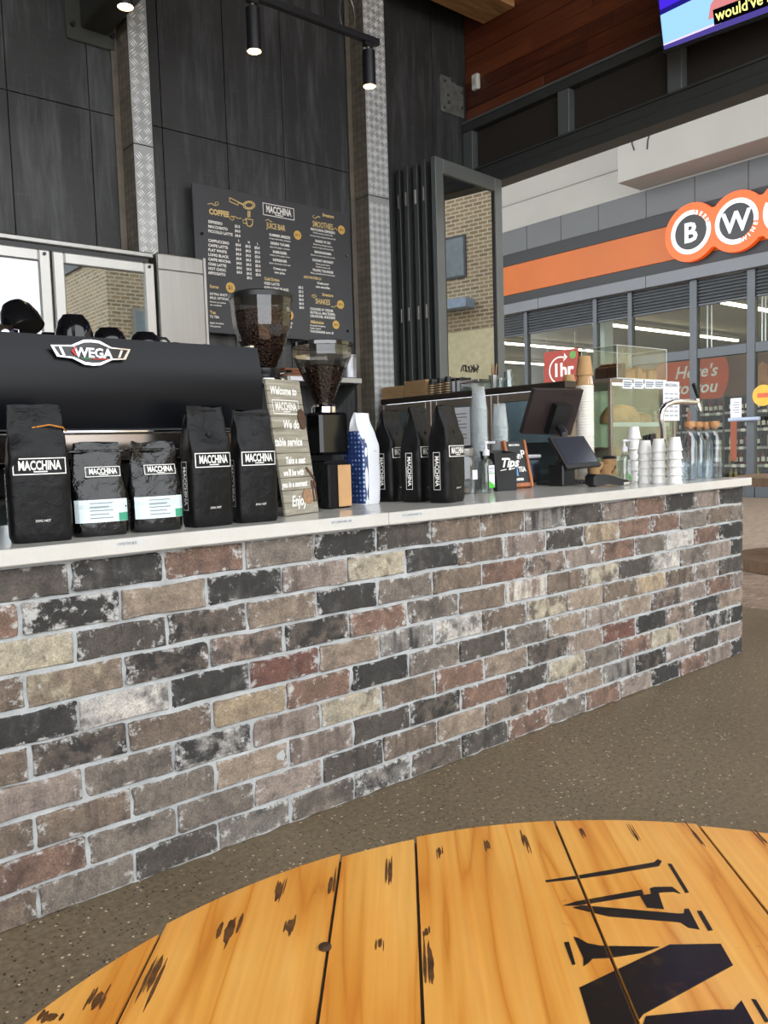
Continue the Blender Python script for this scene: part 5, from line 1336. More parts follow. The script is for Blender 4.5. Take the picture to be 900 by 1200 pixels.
# price cards and menu sheet on the cabinet
for k, x in enumerate((735, 748, 761, 772)):
    a = pY(x-5.6, 444, CY0-.001); b = pY(x+5.6, 455, CY0-.001); lb = ('in front of the brownies', 'second from the brownies', 'third from the brownies', 'beside the menu sheet')[k]
    n_ = thing('price_card', 'small white price card on the display cabinet '+lb, 'card', ((a.x+b.x)/2, CY0-.0015, b.z-.004)); w_ = (b.x-a.x)/2; h_ = a.z-b.z
    MB().box((-w_, -.002, 0), (w_, 0, h_)).build('card', paper, n_); mb = MB()
    for q in range(3): mb.box((-w_*.8, -.0028, h_*(.2+.22*q)), (w_*(.8 if q else .5), -.0022, h_*(.2+.22*q)+.007))
    mb.build('print', grey_print, n_)
a = pY(777, 446, CY0-.006); b = pY(796, 500, CY0-.006); n_ = thing('menu_sheet', 'tall white menu sheet fixed to the display cabinet glass', 'menu', ((a.x+b.x)/2, CY0-.0055, 1.22)); w_ = (b.x-a.x)/2; h_ = pY(786, 447, CY0-.006).z-1.22
MB().box((-w_, -.002, 0), (w_, 0, h_)).build('sheet', paper, n_); mb = MB()
txt(mb, 'MACCHINA', .026, face_mY(0, -.0026, h_*.87), align='CENTER', off=.0008)
for q in range(6):
    for c_ in range(3): mb.box((-w_*.8+c_*w_*.58, -.0026, h_*(.12+.11*q)), (-w_*.8+c_*w_*.58+w_*.42, -.0021, h_*(.12+.11*q)+.006))
mb.build('print', grey_print, n_)['kind'] = 'stuff'
# acrylic case
ka = pY(723, 404, CY0+.005); kb_ = pY(781, 410, CY0+.005)
kx0, kx1 = ka.x, kb_.x; kz = ka.z-CZ-.002; kd = .25
t = thing('acrylic_case', 'clear acrylic food case on top of the display cabinet', 'case', ((kx0+kx1)/2, CY0+.005+kd/2, CZ+.0015)); w = (kx1-kx0)/2; d = kd/2
acr = clear('acrylic', (246, 248, 246), .02, .01, .2); edge_m = P('acrylic_edge', (216, 218, 214), .3)
MB().box((-w, -d, 0), (w, d, .006)).build('bottom', edge_m, t)
for nm, lo, hi in (('wall', (-w, -d, .0062), (w, -d+.003, kz)), ('wall', (-w, d-.003, .0062), (w, d, kz)), ('wall', (-w, -d+.0032, .0062), (-w+.003, d-.0032, kz)), ('wall', (w-.003, -d+.0032, .0062), (w, d-.0032, kz)), ('lid', (-w, -d, kz+.0004), (w, d, kz+.0034))): MB().box(lo, hi).build(nm, acr, t)
mb = MB(); e = .0022
for x in (-w, w):
    for y in (-d, d): mb.tube([(x, y, .006), (x, y, kz)], e, 6)
for z in (kz,):
    for y in (-d, d): mb.tube([(-w, y, z), (w, y, z)], e, 6)
    for x in (-w, w): mb.tube([(x, -d, z), (x, d, z)], e, 6)
mb.build('edges', edge_m, t)
MB().box((-.02, -.0015, .007), (-.018, .0015, kz-.001)).build('divider_rod', edge_m, t)
def slice_(loc, label, m, sx_, sy_, sz_, rz):
    t = thing('bakery_slice', label, 'slice', loc, rz, 'slices in the acrylic case'); mb = MB().bbox((-sx_, -sy_, 0), (sx_, sy_, sz_), .006); mb.build('slice', m, t)
    MB().bbox((-sx_*.9, -sy_*.9, sz_+.0002), (sx_*.9, sy_*.9, sz_+.006), .003).build('topping', P('crumb_topping', (150, 104, 62), .8, 0, .4, 60), t)
zz = CZ+.0085
for k in range(4): slice_((kx0+.05+.045*(k % 2), CY0+.06+.085*(k//2), zz), 'dark brownie slice in the acrylic case', choc, .022, .038, .065+.02*(k % 2), .1*k)
for k in range(6): slice_((kx0+.15+.058*k, CY0+.06+.01*(k % 2), zz), 'golden crumbly slice in the acrylic case', crust, .023, .038, .045+.01*(k % 3), .04*(k % 3))
for k in range(4): slice_((kx0+.2+.07*k, CY0+.18, zz), 'golden crumbly slice at the back of the acrylic case', crust, .025, .03, .05, -.05*k)
print('cabinet ok')

# ================================================================ BACK WALL EQUIPMENT
# ---- tall glass-door drinks fridge and steel box beside it
fy = 2.08
zt = pY(178, 297, fy).z
x1 = pY(178, 300, fy).x; x0 = -3.9
t = thing('drinks_fridge', 'tall steel drinks fridge with framed glass doors against the dark wall', 'fridge', ((x0+x1)/2, fy+.25, .001)); w = (x1-x0)/2; d = .25
alu = P('anodised_frame', (182, 180, 176), .35, .6, .05)
MB().bbox((-w, d-.03, 0), (w, d, zt-.06), .004).build('back', P('fridge_liner', (150, 152, 150), .5), t)
MB().bbox((-w, -d+.001, 0), (w, d-.031, .3), .004).build('plinth', steel, t)
for x in (-w, w-.02): MB().bbox((x, -d+.001, .301), (x+.02, d-.031, zt-.061), .004).build('side', steel, t)
hb = pY(90, 292, fy).z; MB().bbox((-w-.004, -d-.012, hb), (w+.004, d, zt), .006).build('header', steel, t)
MB().box((-w+.02, -d+.001, hb-.026), (w-.02, -d+.02, hb-.001)).build('door_track', black_pl, t)
xa = pY(54, 330, fy).x-t.location.x
door_w = (pY(176, 330, fy).x-pY(57, 320, fy).x)
fgl = clear('drinks_fridge_glass', (190, 206, 208), .30, .01, .2)
s = .055
for k in range(3):
    b1 = w-.004-(door_w+.01)*k; a1 = b1-door_w
    if a1 < -w: break
    yd = -d-.0; z0, z1 = .31, hb-.03
    f = MB().bbox((a1, yd-.03, z0), (a1+s, yd, z1), .006).bbox((b1-s, yd-.03, z0), (b1, yd, z1), .006).bbox((a1+s, yd-.03, z1-s), (b1-s, yd, z1), .006).bbox((a1+s, yd-.03, z0), (b1-s, yd, z0+s), .006).build('door', alu, t)
    MB().box((a1+s+.001, yd-.018, z0+s+.001), (b1-s-.001, yd-.010, z1-s-.001)).build('pane', fgl, f)
    MB().cyl((b1-s*.5, yd-.031, z1-.02), (b1-s*.5, yd-.037, z1-.02), .008, n=10).build('screw', black_pl, f)
for z in (.7, 1.15, 1.6): MB().box((-w+.021, -d+.05, z), (w-.021, d-.032, z+.012)).build('shelf', P('wire_white', (196, 198, 198), .5), t)
r_ = random.Random(9); cols = [P('drink_%d' % i, c, .2) for i, c in enumerate(((196, 70, 80), (210, 206, 200), (206, 140, 60), (90, 120, 70)))]
dm = []
for m in cols:
    me = MB().lathe([(.028, 0), (.03, .004), (.03, .13), (.012, .19), (.012, .215), (.014, .216), (.014, .232)], 12).mesh('bottle'); me.materials.append(m); me.polygons.foreach_set('use_smooth', [True]*len(me.polygons)); dm.append(me)
for k in range(8):
    o = tag(bpy.data.objects.new('drink_bottle', dm[k % 4]), 'small %s drink bottle on a shelf inside the glass-door fridge' % ('pink', 'white', 'orange', 'green')[k % 4], 'bottle', 'drinks in the tall fridge'); COL.objects.link(o)
    o.location = (t.location.x+w-.10-.075*k, t.location.y-.05+.03*(k % 2), 1.6135)
x2 = pY(187, 330, fy).x; x3 = pY(240, 330, fy).x; z2 = pY(215, 300, fy).z
t = thing('steel_cupboard', 'tall plain stainless steel cupboard beside the glass-door fridge', 'cupboard', ((x2+x3)/2, fy+.2, .001)); w = (x3-x2)/2
MB().bbox((-w-.01, -.2, 0), (w-.012, .2, z2), .006).build('body', steel, t); MB().bbox((w-.0115, -.215, 0), (w+.004, .2, z2), .003).build('edge_panel', alu, t)
MB().bbox((-w-.008, -.208, z2-.085), (w-.012, -.2005, z2-.01), .002).build('top_band', steel, t); MB().bbox((-w-.008, -.208, .1), (w-.012, -.2005, z2-.09), .002).build('door', steel, t)
# ---- back bench and wall shelf behind the grinders
t = thing('back_bench', 'dark back bench with a steel top along the wall behind the grinders', 'bench', (-1.05, 2.36, .001))
MB().bbox((-.68, -.28, 0), (.66, .17, .86), .005).build('cabinet', P('bench_dark', (48, 50, 52), .5), t); MB().bbox((-.68, -.30, .8605), (.66, .17, .90), .004).build('top', steel, t)
sy = 2.38
a = pY(334, 443, sy); b = pY(427, 446, sy)
t = thing('wall_shelf', 'narrow steel wall shelf on dark brackets below the menu board', 'shelf', ((a.x+b.x)/2, (sy+YW)/2, b.z-.02)); w = (b.x-a.x)/2-.02; d = (YW-sy)/2
# keep clear of the column angle
MB().bbox((-w, -d, 0), (w, d-.001, .035), .003).build('board', alu, t)
for x in (-w+.08, w-.03):
    MB().prism([(-d+.02, -.001), (d-.002, -.001), (d-.002, -.19)], x-.012, x+.012, Matrix(((0, 0, 1, 0), (1, 0, 0, 0), (0, 1, 0, 0), (0, 0, 0, 1)))).build('bracket', frame_dark, t)
SZ = t.location.z+.0355
MB().box((-w+.02, -d-.0025, .006), (-w+.11, -d-.0005, .03)).build('label', paper, t)
p = pY(345, 437, sy+.08)
t = thing('serving_boards', 'stack of dark wooden serving boards on the wall shelf', 'boards', (p.x+.05, sy+.12, SZ))
walnut = P('walnut', (120, 74, 46), .55, 0, .35, 5, stretch=(1, 8, 8))
for k in range(3): MB().bbox((-.17+.01*k, -.08, .018*k+.0004), (.15-.01*k, .08, .018*(k+1)-.0004), .004).build('board', walnut, t)
p = pY(410, 425, sy+.1)
t = thing('paper_roll_tub', 'white plastic tub standing on the wall shelf end', 'tub', (p.x, sy+.11, SZ)); MB().lathe([(.05, 0), (.06, .01), (.064, .15), (.067, .152), (.067, .162)], 20).build('tub', clear('milky_tub', (206, 210, 214), .25, .3), t, True); MB().lathe([(.05, .0), (.056, .06)], 16, (0, 0, .004)).build('contents', paper, t, True)
p = pY(423, 492, 1.0); q = pZ(428, 520, 1.06)
# ---- lower steel shelf rail seen under the wall shelf
# ---- menu board
BY = 2.62
bx0 = pY(229, 300, BY).x; bx1 = pY(412.5, 330, BY).x; bz1 = pY(320, 232.5, BY).z; bz0 = pY(330, 396, BY).z
t = thing('menu_board', 'big charcoal drinks menu board with white and gold lettering on the back wall', 'menu board', ((bx0+bx1)/2, BY, bz0)); ox, oz = t.location.x, t.location.z
w = (bx1-bx0)/2; h = bz1-bz0
MB().bbox((-w, 0, 0), (w, .012, h), .002).build('board', P('menu_charcoal', (62, 63, 66), .5, 0, .03), t)
for x in (-w+.05, 0, w-.05):
    for z in (.06, h-.06): MB().cyl((x, .0125, z), (x, YW-BY-.0005, z), .012, n=8).build('standoff', black_pl, t)
for x, y in ((236, 274), (406, 300), (407, 388), (243, 378)):
    p = pY(x, y, BY); MB().cyl((p.x-ox, -.0005, p.z-oz), (p.x-ox, -.012, p.z-oz), .009, n=10).build('screw', black_gl, t)
K = F/1.0
def pxm(x, y): p = pY(x, y, BY); return (p-CAM).dot(fw)/F
class Sec:
    def __init__(s, mat): s.mb = MB(); s.m = mat
    def t(s, body, x, y, cap, align='LEFT', sx=.98, off=.0, xs=None, shear=0):
        p = pY(x, y, BY); X = p.x if xs is None else xs; sz = cap*pxm(x, y)/.70
        txt(s.mb, body, sz, face_mY(X-ox, -.0008, p.z-oz), align=align, off=sz*(off*1.5+.004), sx=sx, shear=shear); return p
    def done(s, name): o = s.mb.build(name, s.m, t); o['kind'] = 'stuff'; return o
W_, G_ = Sec(white_paint), Sec(gold)
rows = (('ESPRESSO', 261, ('$3.5',)), ('MACCHIATO', 266.5, ('$4.0',)), ('PICCOLO LATTE', 272, ('$4.0',)), ('CAPPUCCINO', 283, 3), ('CAFFE LATTE', 288.5, 3), ('FLAT WHITE', 294, 3), ('LONG BLACK', 299.5, 3), ('CAFFE MOCHA', 305, 3), ('CHAI LATTE', 310.5, 3), ('HOT CHOC', 315.8, 3), ('AFFOGATO', 321, ('', '$5.5')))
cS, cM, cL = pY(276, 290, BY).x, pY(287.6, 292, BY).x, pY(298.3, 294, BY).x
for b_, y, pr in rows:
    W_.t(b_, 244, y, 3.1, off=.022)
    if pr == 3: pr = ('$4.0', '$4.5', '$5.0')
    for q, X in zip(pr, (cS, cM, cL)):
        if q: W_.t(q, 244, y, 3.0, off=.022, xs=X)
for q, X in zip('SML', (cS, cM, cL)): W_.t(q, 244, 277.6, 2.4, xs=X+.02, off=.02)
W_.done('coffee_list')
G_.t('COFFEE', 245, 250.5, 6.2, off=.03, sx=.86); 
# portafilter, cup and scrolls drawn in gold line
def gl(mb, pts, r=.004): mb.tube([(pY(x, y, BY).x-ox, -.0006, pY(x, y, BY).z-oz) for x, y in pts], r, 4)
def P8(pts): return [(230+x/9, 210+y/9) for x, y in pts]
m_ = G_.mb
gl(m_, P8([(350, 195), (440, 240), (440, 275), (350, 235), (350, 195)])); gl(m_, P8([(440, 245), (500, 270)]), .006)
for rr in (1, .7): gl(m_, P8([(555+62*rr*math.cos(a*.5236), 275+42*rr*math.sin(a*.5236)) for a in range(13)]))
gl(m_, P8([(545, 335), (545, 400), (562, 400), (562, 335)]), .005); gl(m_, P8([(520, 415), (595, 430), (590, 480), (570, 500), (540, 492), (520, 415)])); gl(m_, P8([(520, 425), (490, 430), (495, 460), (528, 470)]), .003)
gl(m_, P8([(120, 262), (160, 255), (180, 270), (205, 280), (235, 265), (225, 240), (195, 245), (205, 270)]), .003); gl(m_, P8([(400, 395), (365, 390), (355, 420), (385, 435), (400, 410), (380, 400)]), .003); gl(m_, P8([(400, 390), (440, 415), (475, 412)]), .003)
G_.done('coffee_heading')
W_, G_ = Sec(white_paint), Sec(gold)
G_.t('Extras', 245.8, 337, 3.4, off=.02, sx=.95); G_.t('Tea', 246, 367.5, 3.6, off=.02); G_.done('extras_heading')
for b_, y, c_ in (('EXTRA SHOT', 345.4, 2.8), ('MILK OPTIONS', 350, 2.8), ('Almond, soy, lactose', 354.2, 1.8), ('oat, macadamia', 357.8, 1.8), ('T2 TEA', 372.2, 2.8), ('English Breakfast,', 379, 1.9), ('Chai, Jasmine', 382.8, 1.9)): W_.t(b_, 245.8, y, c_, off=.015)
W_.t('Free', 276, 348, 2.8, off=.015); W_.done('extras_list')
dots = P('gold_dot', (216, 172, 88), .55, 0, .03); dk_t = P('dot_ink', (60, 52, 40), .6)
for x, y, r, b_ in ((270, 337, 6.0, '$1'), (348.6, 275.6, 5.2, '$7.5'), (339, 369.4, 5.6, '$6.5'), (400, 269.5, 5.0, '$8.5'), (399, 357, 5.0, '$9.5'), (393.6, 380.6, 4.9, '$6.5')):
    p = pY(x, y, BY); rw = r*pxm(x, y)
    dt = MB().prism(circle(rw, 24), .0005, .002, face_mY(p.x-ox, 0, p.z-oz)).build('price_dot', dots, t)
    mb = MB(); sz = rw*(1.1 if len(b_) < 3 else .72); txt(mb, b_, sz, face_mY(p.x-ox, -.0026, p.z-oz-sz*.33), align='CENTER', off=sz*.01); mb.build('price', dk_t, dt)
W_, G_ = Sec(white_paint), Sec(gold)
p = pY(326.6, 248, BY); lw = pY(345, 250, BY).x-pY(308.3, 246, BY).x
logo(W_.mb, 0, 0, lw, .078, face_mY(p.x-ox, -.0008, p.z-oz)); W_.done('name_plate')
G_.t('JUICE BAR', 312.5, 267, 6.4, off=.012, sx=.62); gl(G_.mb, [(311, 258.5), (314, 257), (316, 259), (319, 260)], .003); G_.t('Cold Drinks', 309.7, 328, 3.4, off=.02, sx=.86); G_.done('juice_heading')
W_ = Sec(white_paint)
for b_, y, c_ in (('SUMMER BREEZE', 278.3, 2.8), ('orange, watermelon, pineapple', 281.8, 1.7), ('GREEN THUMB', 287.8, 2.8), ('apple, kiwi, ginger, cucumber', 291.5, 1.7), ('ENERGISER', 297.5, 2.8), ('orange, carrot, ginger, lemon', 300.8, 1.7), ('REFRESHER', 306.8, 2.8), ('Apple, watermelon, fresh mint', 310.4, 1.7), ('Create your', 316.6, 2.6), ('own juice.', 321, 2.6)): W_.t(b_, 328, y, c_, 'CENTER', off=.018 if c_ > 2 else .008)
W_.done('juice_list'); W_ = Sec(white_paint)
xd = pY(350, 345, BY).x
for b_, y, q in (('ICED LATTE', 333, '$5.5'), ('ICED LONG BLACK', 338, '$5.5'), ('ICED COFFEE', 342.8, '$6.0'), ('ICED CHOCOLATE', 347.6, '$6.0'), ('ICED MOCHA', 352.4, '$6.0'), ('ICED CHAI', 357.2, '$6.0')): W_.t(b_, 309.7, y, 2.8, off=.018); W_.t(q, 309.7, y, 2.8, off=.018, xs=xd)
W_.t('FRAPPE ESPRESSO', 322, 378.5, 2.8, off=.018, sx=.8); W_.t('FRAPPUCCINO', 324, 383, 2.8, off=.018, sx=.8); W_.done('cold_drinks_list')
W_, G_ = Sec(white_paint), Sec(gold)
G_.t('Signature', 384.5, 254.6, 3.4, 'CENTER', off=.02, sx=.9); G_.t('SMOOTHIES', 366.3, 265.2, 6.6, off=.008, sx=.58); gl(G_.mb, [(368, 252), (366, 254), (369, 256), (373, 253.5), (375, 255)], .003); gl(G_.mb, [(386, 268), (390, 269.5), (393, 267), (395, 270)], .003); G_.t('ADD PROTEIN $1', 355.8, 325.6, 2.7, off=.02, sx=.85)
G_.t('Signature', 384, 347.4, 3.3, 'CENTER', off=.02, sx=.9); G_.t('SHAKES', 369.6, 355.6, 6.0, off=.012, sx=.72); gl(G_.mb, [(367, 345), (365, 347), (367.5, 349), (371, 347), (369, 345), (367, 347)], .003); gl(G_.mb, [(388, 359), (391, 360), (394, 358), (396, 360)], .003); G_.t('Milkshakes', 364, 378.6, 3.4, off=.02, sx=.9); G_.done('smoothie_heading')
for b_, y, c_ in (('MACCHINA ESPRESSO', 272, 2.7), ('Double espresso, protein, milk,', 275.2, 1.7), ('almonds, honey and ground almond milk', 279, 1.7), ("SHAKE 'N' GO", 285, 2.7), ('Blueberries, pineapple, greens,', 288.5, 1.7), ('coconut, honey, soft almond milk', 292, 1.7), ('BANANARAMA', 297.8, 2.7), ('Banana, ice cream, honey and soy milk', 301.3, 1.7), ('CHUNKY MONKEY', 307.6, 2.7), ('Banana, peanut butter,', 311, 1.7), ('Nutella & coconut milk', 314.3, 1.7), ('TROPIC THUNDER', 319.2, 2.7), ('Mango, passionfruit and coconut water', 322.3, 1.7), ('Create your', 333.6, 2.6), ('own smoothie.', 338, 2.6)): W_.t(b_, 378.5, y, c_, 'CENTER', off=.018 if c_ > 2 else .008, sx=.92)
W_.done('smoothie_list'); W_ = Sec(white_paint)
for b_, y, c_ in (("COOKIES N' CREAM,", 363, 2.8), ('NUTELLA, MALTESERS,', 367.2, 2.8), ('CRUNCHIE, SNICKERS', 371.4, 2.8), ('Chocolate, Strawberry,', 382, 1.8), ('Vanilla, Caramel', 385.2, 1.8), ('THICKSHAKES extra $1', 389.4, 2.6)): W_.t(b_, 363.4, y, c_, off=.018, sx=.92)
W_.done('shake_list')

# ---- track light with spots
ty = 1.5
pe = pY(443, 50, ty); zt_ = pe.z
t = thing('light_track', 'thin black lighting track hung in front of the dark wall', 'track', (pe.x, ty, zt_-.02))
MB().bbox((-2.6, -.018, 0), (0, .018, .034), .003).build('rail', black_pl, t)
for x in (-.35, -2.2): MB().cyl((x, 0, .0345), (x, 0, 4.759-t.location.z), .0025, n=6).build('suspension_wire', black_pl, t)
mb = MB(); c_ = pY(407, 17, ty)-Vector(t.location); mb.tube([(c_.x+.05*math.cos(a*.5236), 0, c_.z+.10*math.sin(a*.5236)) for a in range(12)], .0018, 5, True); mb.build('cable_loop', steel, t)
MB().bbox((-.03, -.02, .0005), (.004, .02, .0335), .003) 
for k, (xp, yp) in enumerate(((147, 10), (298, 62), (433, 103))):
    p = pY(xp, yp-1.5, ty)
    lb = ('black cylinder spotlight nearest the steel box beam, lit', 'black cylinder spotlight above the coffee heading of the menu board, lit', 'black cylinder spotlight at the end of the track by the plate column, lit')[k]
    s = thing('spotlight', lb, 'spotlight', (p.x, ty, p.z), 0, 'track spotlights')
    top = t.location.z-p.z
    Hc = top-.045
    MB().lathe([(.035, .0), (.035, Hc), (.030, Hc+.004)], 24, cap=False).lathe([(.0345, Hc), (.001, Hc+.001)], 24, cap=False).lathe([(.035, 0), (.0335, 0), (.030, .05)], 24, cap=False).build('housing', black_pl, s, True)
    MB().lathe([(.0295, .046), (.001, .047)], 24, cap=False).lathe([(.0295, .042), (.001, .0425)], 24, cap=False).build('lamp', emis('spot_lamp', (255, 232, 190), 30), s, True)
    MB().lathe([(.0334, .001), (.030, .045)], 24, cap=False).build('reflector', P('warm_reflector', (240, 226, 200), .25, .6), s, True)
    MB().cyl((0, 0, Hc+.004), (0, 0, top-.001), .009, n=10).build('stem', steel, s)
    MB().bbox((-.03, -.016, top-.022), (.03, .016, top-.0012), .003).build('adapter', black_pl, s)
    l = bpy.data.lights.new('spot_beam', 'SPOT'); l.energy = 12; l.color = (1, .86, .66); l.spot_size = R_(70); l.spot_blend = .6; l.shadow_soft_size = .03
    lo = bpy.data.objects.new('spot_beam', l); COL.objects.link(lo); lo.parent = s; lo.location = (0, 0, .03)

# ---- television hanging at the opening
bl_ = pX(776.5, 63.5, .55); br_ = pX(900, 17.5, .63)
ex = (br_-bl_); ex.z = 0; ex.normalize()
nrm = Vector((ex.y, -ex.x, 0)); nrm = nrm if nrm.x < 0 else -nrm
tv = thing('television', 'wall television hanging by the opening showing a blue studio and captions', 'television', (bl_.x, bl_.y, bl_.z))
tl_ = R_(16); upv = (Vector((0, 0, 1))*math.cos(tl_)+nrm*math.sin(tl_)).normalized(); fn = ex.cross(upv).normalized(); 
if fn.dot(nrm) < 0: fn = -fn
Mtv = Matrix(((ex.x, upv.x, fn.x, 0), (ex.y, upv.y, fn.y, 0), (ex.z, upv.z, fn.z, 0), (0, 0, 0, 1)))
TW, TH = 1.10, .63
MB().bbox((0, 0, -.05), (TW, TH, 0), .006, Mtv).build('casing', black_pl, tv)
def scr_patch(nm, poly, m, k): return MB().prism(poly, .0003+k*.0004, .0005+k*.0004, Mtv).build(nm, m, tv)
e = .012
scr_patch('screen', [(e, e+.008), (TW-e, e+.008), (TW-e, TH-e), (e, TH-e)], emis('tv_blue', (60, 34, 190), .9), 0)
scr_patch('picture_floor', [(e, e+.008), (TW-e, e+.008), (TW-e, .30), (e, .215)], emis('tv_pale', (130, 172, 218), 1.0), 1)
scr_patch('picture_band', [(e, .205), (TW-e, .29), (TW-e, .32), (e, .232)], emis('tv_navy', (30, 24, 110), .8), 2)
scr_patch('picture_desk', [(e, e+.008), (TW-e, e+.008), (TW-e, .085), (.35, .05), (e, .042)], emis('tv_desk', (70, 60, 130), .8), 2)
scr_patch('picture_desk_edge', [(e, .042), (.35, .05), (TW-e, .085), (TW-e, .10), (.35, .062), (e, .05)], emis('tv_line', (196, 176, 220), 1.0), 3)
scr_patch('picture_person', [(.28, .09), (.7, .09), (.68, .16), (.52, .22), (.36, .22), (.30, .16)], emis('tv_skin', (196, 120, 120), .8), 3)
scr_patch('caption_box', [(.31, .05), (.95, .05), (.95, .13), (.31, .13)], emis('tv_black', (10, 8, 14), .5), 4)
mb = MB(); txt(mb, "would've s", .082, Mtv @ Matrix.Translation((.322, .068, .0026)), sx=.86, off=.001); mb.build('caption', emis('tv_yellow', (240, 236, 130), 1.0), tv)
hgt_ = 4.757-bl_.z; cpt = Mtv @ Vector((TW*.5, TH*.5, -.05))
MB().bbox((cpt.x-.03, cpt.y-.03, cpt.z), (cpt.x+.03, cpt.y+.03, hgt_-.0), .004).build('ceiling_pole', black_pl, tv)

# ================================================================ CABLE DRUM TABLE
TC = Vector((-3.681, -1.863)); TR = .489; TZ0 = .72
ta = R_(-131.0); along = Vector((math.cos(ta), math.sin(ta))); across = Vector((-along.y, along.x))
if across.x < 0: across = -across
def m_pine():
    m, nt, out = newmat('varnished_pine')
    oi = nt.nodes.new('ShaderNodeObjectInfo')
    tc = nt.nodes.new('ShaderNodeTexCoord')
    off = nd(nt, 'CombineXYZ', in_0=nd(nt, 'Math', operation='MULTIPLY', in_0=oi.outputs['Random'], in_1=13.0).outputs[0], in_1=nd(nt, 'Math', operation='MULTIPLY', in_0=oi.outputs['Random'], in_1=7.0).outputs[0]).outputs[0]
    v = nd(nt, 'VectorMath', operation='ADD', in_0=tc.outputs['Object'], in_1=off).outputs[0]
    mp = nd(nt, 'Mapping', in_0=v); mp.inputs['Scale'].default_value = (26, 1.7, 20)
    wv = noise_tex(nt, mp.outputs[0], 1.0, 2, .5, .6)
    rings = nd(nt, 'Math', operation='PINGPONG', in_0=nd(nt, 'Math', operation='MULTIPLY', in_0=wv, in_1=6.5).outputs[0], in_1=1.0).outputs[0]
    c = ramp(nt, rings, [(.0, lin((222, 164, 82))), (.6, lin((217, 154, 70))), (.9, lin((205, 137, 54))), (1, lin((190, 118, 44)))])
    fine = nd(nt, 'Mapping', in_0=v); fine.inputs['Scale'].default_value = (160, 4, 60)
    c = mixc(nt, .3, c, mixc(nt, 1.0, c, ramp(nt, noise_tex(nt, fine.outputs[0], 1, 3), [(.3, (.6, .55, .45)), (.7, (1.15, 1.12, 1.1))]), 'MULTIPLY'))
    big = noise_tex(nt, v, 6, 4)
    c = mixc(nt, ramp(nt, big, [(.45, (0,)*3), (.75, (.4,)*3)]), c, lin((200, 122, 44)))
    grime = noise_tex(nt, v, 42, 6, .75)
    c = mixc(nt, ramp(nt, grime, [(.66, (0,)*3), (.76, (.55,)*3)]), c, lin((92, 56, 26)))
    principled(nt, out, c, .32, 0, bump(nt, wv, .12, .003), Coat_Weight=.35, Coat_Roughness=.12); return m
pine = m_pine()
tb = thing('drum_table', 'round varnished pine cable drum table with black stencil lettering', 'table', (TC.x, TC.y, .001), math.atan2(across.y, across.x))
# local x = across the planks, local y = along them
offs = [-TR+.0, -.376, -.239, -.168, -.026, .114, .254, .394, TR]
for k, (a, b) in enumerate(zip(offs[:-1], offs[1:])):
    a += .0008; b -= .0008; r = TR+(-.004, .004, -.002, .002, .001, -.003, .002, 0)[k]; a = max(a, -r+.002); b = min(b, r-.002); n = 16
    arc = [(a+(b-a)*i/n, math.sqrt(max(1e-6, r*r-(a+(b-a)*i/n)**2))) for i in range(n+1)]
    poly = [(x, -y) for x, y in arc]+list(reversed(arc)); c_ = .004
    m = MB(); nn = len(poly)
    cx_ = sum(p[0] for p in poly)/nn
    for zz_, k_ in ((TZ0-.051, 1), (TZ0-.006, 1), (TZ0-.001, .994)):
        for x, y in poly: m.v.append(((x-cx_)*(1 if k_ == 1 else 1-.0005/(b-a)*2)+cx_, y*k_, zz_))
    m.f += [tuple(reversed(range(nn))), tuple(range(2*nn, 3*nn))]+[(j*nn+i, j*nn+(i+1) % nn, (j+1)*nn+(i+1) % nn, (j+1)*nn+i) for j in range(2) for i in range(nn)]
    # outline runs clockwise or not: make faces consistent
    o = m.build('plank', pine, tb)
    import bmesh
    bmm = bmesh.new(); bmm.from_mesh(o.data); bmesh.ops.recalc_face_normals(bmm, faces=bmm.faces); bmm.to_mesh(o.data); bmm.free()
for x in offs[1:-1]:
    y = math.sqrt(TR*TR-x*x)-.01; MB().box((x-.0007, -y, TZ0-.03), (x+.0007, y, TZ0-.0028)).build('joint_dirt', P('joint_dirt', (30, 20, 12), .8), tb)
MB().lathe([(.24, .08), (.24, TZ0-.053)], 24).build('drum', pine, tb)
MB().lathe([(.44, .0), (.44, .079)], 40).build('base_disc', pine, tb)
inv = Matrix.Rotation(-math.atan2(across.y, across.x), 4, 'Z')
def tl2(x, y): p = pZ(x, y, TZ0)-Vector((TC.x, TC.y, 0)); q = inv @ Vector((p.x, p.y, 0)); return (q.x, q.y)
def clip_fill(name, polypx, m, z=.0004, sub=False):
    poly = [tl2(x, y) for x, y in polypx]
    def half(q, lim, sg):
        out = []
        for i in range(len(q)):
            p, r = q[i], q[(i+1) % len(q)]; dp, dr = sg*(p[0]-lim), sg*(r[0]-lim)
            if dp >= 0: out.append(p)
            if dp*dr < 0: k = dp/(dp-dr); out.append((p[0]+(r[0]-p[0])*k, p[1]+(r[1]-p[1])*k))
        return out
    for a, b in zip(offs[:-1], offs[1:]):
        q = half(half(poly, a+.0016, 1), b-.0016, -1)
        if len(q) > 2: MB().prism(q, TZ0-.0018, TZ0-.001+z).build(name, m, tb)
def S(pts): return [(620+x*.3111, 980+y*.3111) for x, y in pts]
def m_stencil():
    m, nt, out = newmat('stencil_black'); v = coords(nt, 'Object'); n = noise_tex(nt, v, 60, 5, .7)
    c = ramp(nt, n, [(.55, lin((24, 18, 12))), (.78, lin((70, 48, 24)))])
    principled(nt, out, c, .4, 0, None, Coat_Weight=.25, Coat_Roughness=.15); return m
sten = m_stencil()
